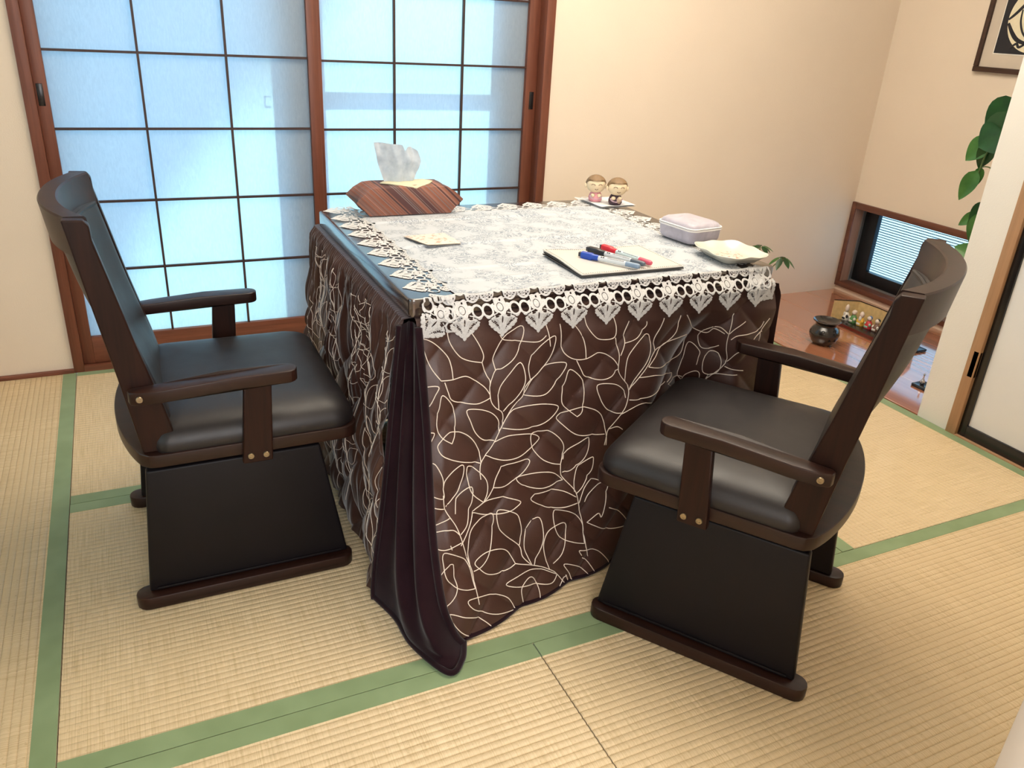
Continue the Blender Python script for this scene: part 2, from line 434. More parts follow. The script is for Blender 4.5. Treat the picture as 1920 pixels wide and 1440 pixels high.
MB().box((XB+.045, WY1-.034, WZ0+.02), (XB+.09, WY1-.026, WZ1-.03)).build('sash_side', MATS['sash_aluminium'], wd)
MB().box((XB+.058, WY1-.115, WZ0+.034), (XB+.085, WY1-.036, WZ1-.03)).build('sash_stile', D, wd, bevel=.001)
MB().box((XB+.058, WY0+.03, WZ0+.034), (XB+.085, WY1-.115, .118)).build('sash_rail', D, wd, bevel=.001)
MB().box((XB+.058, WY0+.03, WZ1-.046), (XB+.085, WY1-.115, WZ1-.03)).build('sash_rail', D, wd, bevel=.001)
MB().box((XB+.058, WY0+.03, .118), (XB+.085, WY0+.10, WZ1-.046)).build('sash_stile', D, wd, bevel=.001)
MB().box((XB+.070, WY0+.10, .118), (XB+.074, WY1-.115, WZ1-.046)).build('window_pane', MATS['clear_glass'], wd, smooth=0)
lv = MB().box((-.001, WY0+.02, -.0022), (.002, WY1-.02, .0022)).build('louver_slat', MATS['louver_aluminium'], wd)
lv.location = (XB+.135, 0, .09)
for k in range(1, 31): linked(lv, 'louver_slat', wd, (XB+.135, 0, .09+.0122*k))
# closet sliding door right of the alcove
post = struct('trim_8', MB().box((XT-.006, -1.402, 0), (XT+.09, -1.366, 1.83)), MATS['post_wood'], bevel=.002)
struct('trim_9', MB().box((XT-.006, YB, 1.80), (XT+.09, -1.402, 1.84)), MATS['post_wood'], bevel=.002)
struct('trim_10', MB().box((XT-.006, YB, 0), (XT+.09, -1.402, .004)), MATS['post_wood'])
d1 = struct('door_1', MB().box((XT+.014, YB, .046), (XT+.030, -1.428, 1.775)), MATS['fusuma_paper'], smooth=0)
L = MATS['black_lacquer']
MB().box((XT+.006, -1.428, .004), (XT+.036, -1.4025, 1.80)).build('door_stile', L, d1, bevel=.002)
MB().box((XT+.006, YB, .004), (XT+.036, -1.428, .046)).build('door_rail', L, d1, bevel=.002)
MB().box((XT+.006, YB, 1.775), (XT+.036, -1.428, 1.80)).build('door_rail', L, d1, bevel=.002)
MB().box((XT-.006, -1.402, .205), (XT+.01, -1.378, .300)).build('finger_pull', L, d1, bevel=.004)
# ================================================================ swivel chairs
def seat_outline(inset=0., n=14, front=.248, side=.250, rear=-.172, bulge=.052, rc=.035):
    """half outline from front centre to rear centre, mirrored"""
    f, s, r = front-inset, side-inset, rear+inset*.8
    rc = max(rc-inset*.3, .012)
    P = []
    P.append((f, 0.)); P.append((f, (s-rc)*.5))
    for k in range(7):
        a = PI/2*k/6; P.append((f-rc+rc*math.cos(a), s-rc+rc*math.sin(a)))
    P.append(((f+r)/2, s)); P.append((r+.02, s))
    P.append((r+.004, s-.003))
    for k in range(1, n+1):
        y = s*(1-k/n) - (.0)
        P.append((r-(bulge)*(1-(y/s)**2)**.8, y))
    P[-1] = (P[-1][0], 0.)
    return P + [(x, -y) for x, y in P[1:-1]][::-1]
def make_chair(label, loc, rz):
    r = empty('swivel_chair', loc, rz, label=label, cat='chair', group='swivel chairs at the quilted table')
    Wd, Wv, Le = MATS['chair_wood'], MATS['chair_wood_v'], MATS['leather']
    for s in (-1, 1):
        # foot runner with rounded ends
        pts = []
        for k in range(9): a = -PI/2+PI*k/8; pts.append((.207+.025*math.cos(a), .025*math.sin(a)))
        for k in range(9): a = PI/2+PI*k/8; pts.append((-.207+.025*math.cos(a), .025*math.sin(a)))
        MB().prism(pts, lambda a, b, h: (a, s*.207+b, h), 0.0, .030).build('foot_runner', Wd, r, bevel=.003, smooth=25)
        # leather-clad side panel
        tr = [(-.205, .030), (.222, .030), (.170, .322), (-.178, .322)]
        p = MB().prism(tr, lambda a, b, h: (a, s*h, b), .186, .210).build('side_panel', MATS['panel_leather'], r, bevel=.005, seg=3)
        MB().box((-.19, s*.210, .034), (.205, s*.2135, .040)).build('piping', MATS['panel_leather'], p, bevel=.001)
    MB().box((-.15, -.187, .05), (-.125, .187, .12)).build('crosspiece', Wd, r, bevel=.003)
    MB().box((-.02, -.187, .27), (.05, .187, .322)).build('crosspiece', Wd, r, bevel=.003)
    MB().lathe([(.13, .0), (.13, .012), (.10, .014), (.10, .026)], 28, (0, 0, .322)).build('swivel_ring', MATS['felt_black'], r)
    # seat plate
    o = seat_outline()
    MB().prism(o, lambda a, b, h: (a, b, h), .348, .376).build('seat_plate', Wd, r, bevel=.003, seg=3, smooth=25)
    # cushion: lofted rings
    rings = []
    def inset_ring(d, z, crown=0):
        q = seat_outline(.004+d, rear=-.150, bulge=.030, rc=.05); return [(x, y, z+crown*(1-min(1, (x/.25)**2*.5+(y/.25)**2*.5))) for x, y in q]
    for d, z in ((.000, .376), (-.002, .386), (.000, .398), (.006, .410), (.016, .420), (.032, .428), (.055, .4335), (.09, .437), (.14, .439), (.19, .440)):
        rings.append(inset_ring(d, z))
    MB().rings(rings).build('seat_cushion', Le, r, smooth=60)
    # back posts: raked boards
    for s in (-1, 1):
        prof = [(-.176, .376), (-.108, .376), (-.128, .47), (-.160, .60), (-.186, .72), (-.204, .800), (-.205, .824), (-.213, .835), (-.247, .836), (-.226, .70), (-.200, .54)]
        MB().prism(prof, lambda a, b, h: (a, s*h, b), .208, .234).build('back_post', Wv, r, bevel=.003, smooth=20)
        # arm rest: board with round front end
        a0 = []
        for k in range(9): t = -PI/2+PI*k/8; a0.append((.100+.023*math.cos(t), .2515+.0225*math.sin(t)))
        a0 += [(.0, .2745), (-.12, .2735), (-.165, .268), (-.185, .258), (-.188, .245), (-.182, .236), (-.13, .234), (-.02, .2295)]
        ar = MB().prism(a0, lambda a, b, h: (a, s*b, h-.012*(sm((-a-.02)/.16))), .505, .531).build('arm_rest', Wd, r, bevel=.003, seg=3, smooth=20)
        bo = MB().lathe([(.0065, 0), (.0065, .002), (.0055, .0035), (.003, .0035), (.003, .002), (.0001, .002)], 14)
        bo.build('bolt', MATS['bolt_brass'], ar, M=Matrix.Translation((-.168, s*.2665, .507)) @ Matrix.Rotation(-s*PI/2, 4, 'X'))
        bk = [(.003, .336), (.062, .336), (.066, .42), (.070, .505), (.017, .505), (.010, .42)]
        br = MB().prism(bk, lambda a, b, h: (a, s*h, b), .2505, .268).build('arm_bracket', Wv, r, bevel=.003, smooth=20)
        for bx, bz in ((.019, .353), (.049, .352)):
            bo = MB().lathe([(.0068, 0), (.0068, .0015), (.0058, .003), (.003, .003), (.003, .0015), (.0001, .0015)], 14)
            bo.build('bolt', MATS['bolt_brass'], br, M=Matrix.Translation((bx, s*.268, bz)) @ Matrix.Rotation(-s*PI/2, 4, 'X'))
    # bowed head rail
    def bow(y, z): return -.207 - (z-.78)*.17 - .054*(1-(abs(y)/.236)**2.2)*sm((z-.36)/.30)
    def rail(u, v):
        y = -.2085+.417*u; zt = .837; zb = .766
        q = 1-(abs(y)/.2085)**2.2; th = .037-.003*q; ring = [(0, zb), (0, zt-.003), (.003, zt), (th-.003, zt), (th, zt-.003), (th, zb)]
        k = int(round(v*5)); dx, z = ring[k]
        return (-.2085-.050*q-(z-.834)*.14-dx, y, z)
    mb = MB()
    n = 41
    mb.rings([[rail(i/(n-1), k/5) for k in range(6)] for i in range(n)])
    mb.build('head_rail', Wd, r, bevel=0, smooth=35)
    # upholstered back, flush with the front edges of the posts
    def pf_(z): return pw(z, [(.376, -.112), (.47, -.130), (.60, -.161), (.72, -.187), (.80, -.205)])
    def bp(u, v):
        y = -.2075+.415*u; z = .385+.395*v
        e = 1-abs(2*u-1); ev = min(v, 1-v)
        return (pf_(z)-.003-.046*(1-(abs(y)/.2075)**2.2)*sm((z-.36)/.34)+.010*(1-(1-min(1, e*5))**2)**.5*(1-(1-min(1, ev*9))**2)**.5, y, z)
    def bk2(u, v):
        p = bp(u, v); return (p[0]-.034, p[1], p[2])
    nu, nv = 33, 41
    mb = MB()
    A = [[bp(i/(nu-1), j/(nv-1)) for i in range(nu)]+[bk2(i/(nu-1), j/(nv-1)) for i in range(nu)][::-1] for j in range(nv)]
    mb.rings(A); mb.build('backrest', Le, r, smooth=50)
    for zz in (.774,):
        MB().tube([(bp((y+.2075)/.415, (zz-.385)/.395)[0]+.001, y, zz) for y in [(-.19+.38*k/24) for k in range(25)]], .0045, 6).build('piping', Le, r)
    return r
ch1 = make_chair('dark wooden swivel chair with the window sheen on its black seat, left of the table', (.373, -1.14, 0), 0)
ch2 = copy_tree(ch1)
ch2.location = (1.351, -1.787, 0); ch2.rotation_euler = (0, 0, math.radians(124.7))
ch2['label'] = 'dark wooden swivel chair turned with its back to the closet door, right of the table'
# ================================================================ kotatsu table
TX0, TX1, TY0, TY1, TZ = .692, 1.591, -1.511, -.745, .690
tb = empty('kotatsu_table', ((TX0+TX1)/2, (TY0+TY1)/2, 0), label='dark square table with a lacquered board, standing under the quilt and lace cloth', cat='table')
ox, oy = tb.location.x, tb.location.y
def rrect(x0, x1, y0, y1, r, n=6):
    P = []
    for cx, cy, a0 in ((x1-r, y1-r, 0), (x0+r, y1-r, PI/2), (x0+r, y0+r, PI), (x1-r, y0+r, 1.5*PI)):
        for k in range(n+1): a = a0+PI/2*k/n; P.append((cx+r*math.cos(a), cy+r*math.sin(a)))
    return P
MB().prism(rrect(TX0-ox, TX1-ox, TY0-oy, TY1-oy, .012), lambda a, b, h: (a, b, h), .652, TZ).build('table_top', MATS['table_board_wood'], tb, bevel=.0035, seg=3)
for sx in (-1, 1):
    for sy in (-1, 1):
        cx, cy = sx*.395, sy*.325
        MB().box((cx-.03, cy-.03, 0), (cx+.03, cy+.03, .60)).build('leg', MATS['chair_wood_v'], tb, bevel=.004)
fr_ = MB(); fr_.box((-.42, -.35, .58), (.42, -.32, .64)); fr_.box((-.42, .32, .58), (.42, .35, .64)); fr_.box((-.42, -.32, .58), (-.39, .32, .64)); fr_.box((.39, -.32, .58), (.42, .32, .64))
fr_.build('apron', MATS['chair_wood'], tb)

# ================================================================ quilt
def quilt_mat():
    t = NT('quilt_brown'); v = t.coord()
    n = t.noise(v, 6, 4); w = t.noise(t.coord((900, 900, 900)), 1, 2)
    cr = t.noise(t.coord((30, 30, 30)), 1, 4, .6, .4)
    c = t.ramp(n, [(.3, (.038, .0135, .0090)), (.7, (.056, .0205, .0138))])
    h = t.math('ADD', t.math('MULTIPLY', cr, .8), t.math('MULTIPLY', w, .12))
    t.done(t.bsdf(c, .46, t.bump(h, .35, .004), Sheen_Weight=.45, Sheen_Roughness=.3, Specular_IOR_Level=.5))
quilt_mat()
def velvet_mat():
    t = NT('velvet_plum'); v = t.coord()
    n = t.noise(v, 9, 3)
    c = t.ramp(n, [(.3, (.011, .0046, .0064)), (.7, (.020, .0082, .0112))])
    t.done(t.bsdf(c, .85, t.bump(t.noise(t.coord((400, 400, 400)), 1, 2), .2, .001), Sheen_Weight=.14, Sheen_Roughness=.5, Specular_IOR_Level=.0))
velvet_mat()
plain('embroidery_cream', (.80, .70, .60), .6, .08, 60)
plain('stitch_brown', (.10, .04, .03), .6)
ql = empty('kotatsu_quilt', (ox, oy, 0), label='brown quilted table cover with cream leaf embroidery hanging to the tatami', cat='quilt')
def Q(mb, name, mat, **k): return mb.build(name, mat, ql, M=Matrix.Translation((-ox, -oy, 0)), **k)
def front_y(x, z):
    k = max(0., min(1.1, (.652-z)/.652))
    fl = .045+.155*max(0., min(1., (1.35-x)/.64))**1.6
    y = -1.524-fl*k**1.25
    yd = (-1.713+(x-1.004)*.694) if x < 1.415 else (-1.428-(x-1.415)*1.3)
    yd = -1.524+(yd+1.524)*sm((.652-z)/.192)
    d = yd-y; w = .03
    if d > w: return yd
    if d < -w: return y
    return y+(d+w)**2/(4*w)
def puff(a, b, s=.15):
    u = abs(math.sin(PI*(a+b)/s)); v = abs(math.sin(PI*(a-b)/s)); return (u*v)**.5
def xleft(z): return pw(z, [(0, .742), (.041, .722), (.112, .704), (.239, .700), (.344, .701), (.447, .707), (.55, .705), (.652, .703)])
def front_pt(x, z, off=0):
    e = min(1, max(0, (x-xleft(z))/.03)); e2 = min(1, max(0, (.655-z)/.06))
    wr = .004*noise.noise(Vector((x*9, z*9, 3.1)))+.010*noise.noise(Vector((x*5, z*2.2, 7.7)))*sm((.45-z)/.45)
    return Vector((x, front_y(x, z)-.012*puff(x, z)*e*e2-wr*e2-off, z))
def bottom_z(x): return .006+.010*max(0, noise.noise(Vector((x*7, 1.3, 0))))
def fpan(u, v):
    if v < .03: z = .652; x = lerp(.703, 1.590, u); return (x, lerp(-1.49, front_y(x, .652)+.004, v/.03), .6515)
    v2 = (v-.03)/.97; z = lerp(.650, bottom_z(lerp(.72, 1.59, u)), v2); x = lerp(xleft(z), 1.592, u)
    return front_pt(x, z)
Q(MB().grid(fpan, 240, 170), 'front_panel', MATS['quilt_brown'], smooth=180)
hem = [front_pt(lerp(.742, 1.58, k/70), .006)+Vector((0, .004, 0)) for k in range(71)]
Q(MB().tube(hem, .0065, 7), 'hem', MATS['velvet_plum'], smooth=180)
# quilting stitches on the front: short sunk dashes along the diamond lines
EMB = """
766,533;765,559;758,580;732,607;710,615;714,589;725,558;741,535
741,535;763,534;794,535;816,522;837,505;847,490
748,531;754,511;761,494;781,484;813,477;832,479;847,483
832,557;835,573;822,602;806,627;791,646
762,636;766,605;782,578;799,566;832,557
832,557;842,529;849,514;848,479;858,461;874,447;876,423;868,410
861,538;858,560;866,580;885,602;926,619;920,584;904,558;876,541;861,538;851,517;849,503
866,456;867,480;871,504;891,528;917,547;928,516;923,492;902,467;877,449
941,506;936,533;946,556;969,581;998,593;995,560;982,534;961,515;941,506
926,475;942,503;961,515;985,531;1026,531;1018,507;998,484;970,470;926,475
884,431;901,446;933,453;973,451;1009,437;990,415;957,403;920,404;874,414
866,406;865,431;850,451;824,464;794,467;800,443;810,418;828,399;853,392
814,323;814,338;819,354;834,368;853,389;868,410;884,431;905,456;925,474;927,491;941,506
853,389;883,397;919,394;948,386;964,372;944,358;914,346;881,346;853,354;832,365
756,407;765,424;768,456;762,483;742,506;735,478;728,447;735,423;756,407
819,354;817,378;805,402;787,419;761,428;747,425;729,411;726,401;736,386;772,368;819,353
842,299;851,318;872,334;901,335;938,330;925,310;899,295;870,291;842,299
818,273;827,293;827,317;812,338;788,354;786,327;793,298;818,273
842,299;828,281;811,269;796,259;784,238;770,219;756,203
811,269;827,275;861,270;908,250;897,240;875,235;837,238;794,254
712,523;735,524;728,506;719,488;710,479
711,434;722,431;715,417;710,412
709,376;719,370;730,344;731,318;728,302;706,311
731,318;735,337;756,355;777,360;775,333;760,304;733,284
751,267;761,297;792,312;792,284;784,263;775,238;758,226
1057,406;1072,415;1075,445;1071,484;1037,515;1027,487;1018,455;1024,435;1057,406
1138,323;1140,347;1131,384;1111,408;1080,421;1050,423;1007,414;1025,390;1056,366;1096,354;1135,348
1076,534;1075,558;1069,581;1049,608;1033,620
1012,615;1017,565;1029,546;1051,535;1078,533;1113,540;1144,525;1161,505
1052,533;1064,511;1077,493;1113,481;1143,483;1162,497
1074,629;1077,605;1094,582;1111,572;1143,573;1147,597;1141,622
1016,304;1025,336;1016,361;991,383;965,388;942,387;945,358;965,330;990,314;1016,304
1023,313;1034,334;1060,344;1092,349;1088,318;1070,294;1043,281;1023,282
1016,304;1021,274;1054,234;1066,199;1078,154;1087,113;1093,77
1024,264;999,288;972,298;938,301;906,297;920,278;959,262;990,259;1024,264
1058,217;1026,238;989,248;939,246;957,226;989,207;1025,199;1063,200
1053,231;1053,259;1066,287;1098,303;1103,295;1099,267;1076,237;1058,225
1068,198;1081,231;1104,245;1129,235
874,607;885,595;923,589;958,586;976,597
978,618;983,594;987,572
696,629;719,643;733,655
729,308;730,280;748,247;757,221;763,198;772,165;781,134;786,96;790,66
706,289;728,281
705,255;722,259;737,263
705,242;724,243;743,239;757,224
703,209;719,204;739,207;758,209
784,101;774,150;757,176;719,198;715,169;720,143;738,121;761,108;784,101
701,148;716,163;737,167;737,143;741,118;726,98;705,87
776,149;774,185;781,220;803,234;841,238;835,196;822,160;803,142;784,137
907,143;912,173;907,202;895,227;854,243;853,208;871,180;907,143;912,120;933,95
936,92;920,132;921,162;933,186;960,194;968,155;963,125;943,89
891,113;873,146;848,162;814,167;788,155;798,138;818,119;852,107;875,108;891,113
891,113;936,92;990,57;1009,39;1036,3;1042,9;1034,29
988,59;972,106;970,138;987,160;1032,157;1032,117;1020,88;997,71
1088,89;1083,133;1068,162;1039,185;1001,195;1001,159;1020,125;1054,105;1088,89
1080,147;1091,88;1102,49
1009,39;971,65;929,85;887,84;863,77;895,60;946,43;989,29;1009,39
910,13;903,50;919,67;935,65;950,39;954,10;943,-1;910,2
890,-1;878,27;861,50;822,70;765,87;771,68;798,45;836,25;884,9
823,-12;816,8;792,33;759,54;717,73;725,51;742,26;766,4;791,-14
996,-7;1019,14;1037,27
1057,-5;1044,29;1026,61;1064,42;1095,13;1101,0
1125,-3;1100,37;1082,55
1079,63;1071,78;1089,71;1130,55;1164,17;1165,7
1092,143;1118,126;1149,107;1186,99;1225,94;1194,136;1156,162
1092,143;1122,159;1132,147;1145,182;1151,218
1086,194;1096,212;1138,230
735,202;732,212
1193,454;1197,437;1189,408;1176,389;1148,356;1133,324
1147,572;1160,534;1164,492;1193,454
1173,556;1206,564;1229,585;1231,597
1164,529;1173,556;1172,580;1185,602
1185,464;1180,502;1185,530;1211,556;1239,566;1249,533;1241,501;1218,472;1199,443
1198,441;1223,467;1247,492;1267,521
1267,521;1258,552;1270,580;1277,600
1267,521;1302,535;1327,556;1330,597
1248,488;1270,507;1302,535;1389,529;1407,474;1361,464;1299,474;1248,488
1198,419;1235,413;1289,413;1335,420
1223,467;1270,464;1317,446;1381,420;1347,414
1188,425;1182,444;1152,465;1107,470;1116,437;1136,409;1161,394;1181,392
1422,392;1408,416;1416,452;1420,497;1439,480;1439,461;1438,442
1422,392;1426,410;1439,425;1447,416;1449,374
1354,406;1419,363;1450,372;1460,417
1354,406;1380,404;1422,401
1475,537;1458,551;1441,543;1431,523;1439,491;1454,490;1466,503
1449,469;1456,484;1470,482;1476,462;1474,437;1465,424;1451,426;1447,449;1449,469
1482,587;1476,532;1478,500;1485,469;1478,449;1461,412;1449,374
1486,464;1499,490;1525,502;1550,513
1482,523;1494,534;1524,538;1556,543;1563,565
1477,537;1488,551;1512,568
1483,452;1498,446;1524,444
1459,420;1472,429;1511,433
1453,393;1463,394;1474,383;1506,389
1176,389;1225,402;1278,389
1148,356;1168,360;1183,351
1352,594;1388,555;1436,530;1450,545;1469,536
1568,538;1548,527;1534,510
1578,572;1566,547;1564,511
"""
emb = MB()
for line in EMB.strip().split('\n'):
    P = [tuple(int(q)/1000 for q in s.split(',')) for s in line.split(';')]
    if len(P) < 2: continue
    c = catmull([(a, b, 0) for a, b in P], 6)
    seg = []
    for p in c:
        z = min(.648, max(.008, p.y)); x = min(1.588, max(xleft(z)+.004, p.x))
        seg.append(front_pt(x, z, .0009))
    emb.tube(seg, .00105, 5)
o = Q(emb, 'leaf_embroidery', MATS['embroidery_cream'], smooth=180); o['kind'] = 'stuff'
st = MB()
for fam in (0, 1):
    for k in range(-8, 20):
        for q in range(0, 150):
            a = .10+q*.0075
            # lines x+z = k*.15 or x-z = k*.15
            x = .60+q*.0072; z = (k*.15-x) if fam == 0 else (x-k*.15)
            x2 = x+.0045; z2 = (k*.15-x2) if fam == 0 else (x2-k*.15)
            if .02 < z < .62 and .02 < z2 < .62 and x > xleft(z)+.01 and x2 < 1.57:
                st.tube([front_pt(x, z, .0003), front_pt(x2, z2, .0003)], .0006, 3)
o = Q(st, 'quilting_stitches', MATS['stitch_brown'], smooth=0); o['kind'] = 'stuff'

# gathered left panel
def left_x(y, z):
    k = max(0, min(1, (.652-z)/.652))
    zone = sm((y+1.46)/.06)*sm((-.82-y)/.06)
    x = .682-.010*sm((.652-z)/.025)-lerp(.050, .028, zone*sm((.62-z)/.1))*k**.9
    near = sm((-1.40-y)/.10); x -= .012*near*k
    env = sm((.652-z)/.05)
    w = y+.035*noise.noise(Vector((y*6, z*4, 1.7)))+.10*z
    def rg(n): return 1-min(1, abs(n)*2.2)
    f1 = noise.noise(Vector((w*15, z*2.4, .3))); f2 = rg(noise.noise(Vector((w*34, z*3.2, 4.3)))); f3 = noise.noise(Vector((w*12, z*12, 9.1)))
    f4 = rg(noise.noise(Vector((w*70, z*5, 1.3))))
    amp = lerp(1, .6, near)*lerp(1, .75, zone*sm((.6-z)/.1))
    x -= env*amp*(.018*f1+.012*f2*lerp(1, .40, k)+.005*f4*(1-k)+.011*f3*sm((.58-z)/.25)+.020*puff(y, z+.03, .17)*sm((.60-z)/.2))-.006*env
    x -= .0030*math.sin(y*2*PI/.0105+2.2*noise.noise(Vector((y*40, z*8, 0))))*math.exp(-max(0, .645-z)/.035)*sm((.65-z)/.006)
    lim = .627 if z > .33 else .613
    if -1.45 < y < -.84 and z < .48 and x < lim+.006: x = lim+.006*math.exp((x-lim-.006)/.006)
    if z < .06: x = max(x, .613-.012*near)
    return x
YL0, YL1 = -1.506, -.735
def lpan(u, v):
    y = lerp(YL0, YL1, u)
    if v < .02: return (lerp(.72, left_x(y, .650), v/.02), y, .6515)
    z = lerp(.650, .006, (v-.02)/.98); return (left_x(y, z), y, z)
Q(MB().grid(lpan, 300, 200), 'left_panel', MATS['quilt_brown'], smooth=180)
rnd = random.Random(5)
def left_pt(y, z, off=.0010):
    y = min(YL1-.002, max(YL0+.003, y)); z = min(.64, max(.012, z)); return Vector((left_x(y, z)-off, y, z))
emb = MB()
def draw2(P, n=5, r=.00065):
    c = catmull([(a, b, 0) for a, b in P], n); Z = []
    for p in c:
        if Z and (p-Z[-1]).length < .002: continue
        Z.append(p)
    # refine so that the thread follows the folds
    R = []
    for a, b in zip(Z, Z[1:]):
        m = max(1, int((b-a).length/.0035))
        for k in range(m): R.append(a.lerp(b, k/m))
    R.append(Z[-1]); run = []
    for p in R+[None]:
        if p is not None and YL0+.006 < p.x < YL1-.004 and .014 < p.y < .622: run.append(left_pt(p.x, p.y))
        else:
            if len(run) > 3: emb.tube(run, r, 4)
            run = []
def leaf2(bx, by, ang, L, wd):
    c, s = math.cos(ang), math.sin(ang); sq = .85
    def T(a, b): return (bx+(a*c-b*s)*sq, by+a*s+b*c)
    draw2([T(0, 0), T(L*.25, wd*.8), T(L*.6, wd*.85), T(L, 0)], 4); draw2([T(0, 0), T(L*.3, -wd*.7), T(L*.65, -wd*.75), T(L, 0)], 4)
for by in [-1.46+.125*k for k in range(6)]:
    for z0 in (.02, .33):
        y = by+rnd.uniform(-.02, .02); z = z0+rnd.uniform(0, .05); path = [(y, z)]
        ang = PI/2+rnd.uniform(-.3, .3)
        for k in range(4):
            ang += rnd.uniform(-.25, .25); y += .035*math.cos(ang); z += .062*math.sin(ang); path.append((y, z))
            for sd in (-1, 1): leaf2(y, z, ang+sd*rnd.uniform(.4, .85), rnd.uniform(.07, .11), rnd.uniform(.020, .032))
        draw2(path)
o = Q(emb, 'leaf_embroidery', MATS['embroidery_cream'], smooth=180); o['kind'] = 'stuff'
# right and back panels
def rpan(u, v):
    y = lerp(-1.520, -.735, u); z = lerp(.650, .006, v); k = (.65-z)/.65
    x = 1.600+.012*sm(k/.05)+.05*k+.014*k*math.sin(y*47+3*z)+.006*math.sin(y*110)*(1-k)
    return (x, y, z)
Q(MB().grid(rpan, 120, 60), 'right_panel', MATS['quilt_brown'], smooth=180)
def bpan(u, v):
    x = lerp(.690, 1.600, u); z = lerp(.650, .006, v); k = (.65-z)/.65
    return (lerp(lerp(.69, .64, k), lerp(1.60, 1.65, k), u), -.735+.03*k+.012*k*math.sin(x*43)+.004*math.sin(x*120)*(1-k), z)
Q(MB().grid(bpan, 120, 50), 'back_panel', MATS['quilt_brown'], smooth=180)
# open corner: folded velvet lining
LV = [(.640, [(.673,-1.508),(.690,-1.497),(.698,-1.490),(.703,-1.497),(.704,-1.511),(.705,-1.527)]),
      (.45, [(.657,-1.503),(.676,-1.512),(.668,-1.538),(.694,-1.532),(.686,-1.560),(.708,-1.571)]),
      (.25, [(.638,-1.503),(.662,-1.525),(.648,-1.566),(.682,-1.566),(.668,-1.612),(.700,-1.634)]),
      (.11, [(.620,-1.504),(.645,-1.548),(.632,-1.612),(.666,-1.630),(.652,-1.690),(.704,-1.684)]),
      (.040, [(.613,-1.505),(.640,-1.575),(.634,-1.650),(.655,-1.700),(.672,-1.745),(.722,-1.706)]),
      (.004, [(.612,-1.506),(.636,-1.592),(.644,-1.682),(.684,-1.780),(.722,-1.757),(.744,-1.712)])]
rows = []
for z, pts in LV: rows.append(catmull([(a, b, z) for a, b in pts], 10))
cols_ = [catmull([r[i] for r in rows], 10) for i in range(len(rows[0]))]
nu, nv = len(cols_), len(cols_[0])
def vel(u, v):
    p = cols_[round(u*(nu-1))][round(v*(nv-1))].copy()
    e = math.sin(PI*u)
    d = .006*e*noise.noise(Vector((u*7, v*2.5, 2.0)))+.004*e*noise.noise(Vector((u*5, v*14, 5.0)))*sm((v-.55)/.3)
    return p+Vector((-.6, -.8, 0))*d
Q(MB().grid(vel, nu, nv), 'velvet_lining', MATS['velvet_plum'], smooth=180)
Q(MB().tube([c + Vector((-.002, -.003, 0)) for c in cols_[-1]], .0085, 8), 'velvet_edge', MATS['velvet_plum'], smooth=180)
Q(MB().tube([c + Vector((-.002, -.002, 0)) for c in cols_[0]], .0055, 8), 'velvet_edge', MATS['velvet_plum'], smooth=180)
Q(MB().tube([cols_[i][-1]+Vector((0, 0, .004)) for i in range(nu)], .0065, 7), 'hem', MATS['velvet_plum'], smooth=180)
# ================================================================ lace tablecloth
def lace_mat():
    t = NT('lace_thread'); v = t.coord((1, 1, 1))
    n = t.noise(v, 700, 2); m = t.n('TexWave', Vector=v, Scale=260.0, Distortion=3.0).outputs[1]
    c = t.ramp(t.noise(v, 300, 2), [(.3, (.48, .475, .47)), (.7, (.64, .635, .63))])
    t.done(t.bsdf(c, .8, t.bump(t.math('ADD', n, m), .45, .0008)))
lace_mat()
def damask():
    t = NT('damask_white'); v = t.coord((1, 1, 1))
    w = t.noise(v, 24, 3, .5, 2.6)
    band = t.math('ABSOLUTE', t.math('SUBTRACT', t.math('FRACT', t.math('MULTIPLY', w, 7.0)), .5))
    line = t.ramp(band, [(.26, (0, 0, 0)), (.34, (1, 1, 1))])
    zone = t.ramp(t.noise(v, 16, 2), [(.42, (0, 0, 0)), (.52, (1, 1, 1))])
    f = t.mix(1.0, line, zone, 'MULTIPLY')
    c = t.mix(f, (.47, .495, .525), (.25, .28, .325))
    ro = t.mix(f, (.62, .62, .62), (.85, .85, .85))
    wv = t.noise(t.coord((600, 600, 600)), 1, 2)
    t.done(t.bsdf(c, ro, t.bump(t.math('ADD', t.math('MULTIPLY', wv, .3), t.math('MULTIPLY', f, -.6)), .3, .0008)))
damask()
def march(xs, ys, F, fn):
    """polygonise F<0 on a grid; fn(a,b,d)->3d"""
    nx, ny = len(xs), len(ys); V = []; key = {}; faces = []
    def vert(k, a, b, d):
        if k not in key: key[k] = len(V); V.append(fn(a, b, d))
        return key[k]
    for j in range(ny-1):
        for i in range(nx-1):
            c = ((i, j), (i+1, j), (i+1, j+1), (i, j+1)); f = [F[q[1], q[0]] for q in c]
            if min(f) >= 0: continue
            P = []
            for k in range(4):
                k2 = (k+1) % 4
                if f[k] < 0: P.append(vert(c[k], xs[c[k][0]], ys[c[k][1]], f[k]))
                if (f[k] < 0) != (f[k2] < 0):
                    t = f[k]/(f[k]-f[k2]); e = (c[k], c[k2]) if c[k] < c[k2] else (c[k2], c[k])
                    a = xs[c[k][0]]+(xs[c[k2][0]]-xs[c[k][0]])*t; b = ys[c[k][1]]+(ys[c[k2][1]]-ys[c[k][1]])*t
                    P.append(vert(e, a, b, 0.))
            if len(P) >= 3: faces.append(tuple(P))
    return V, faces
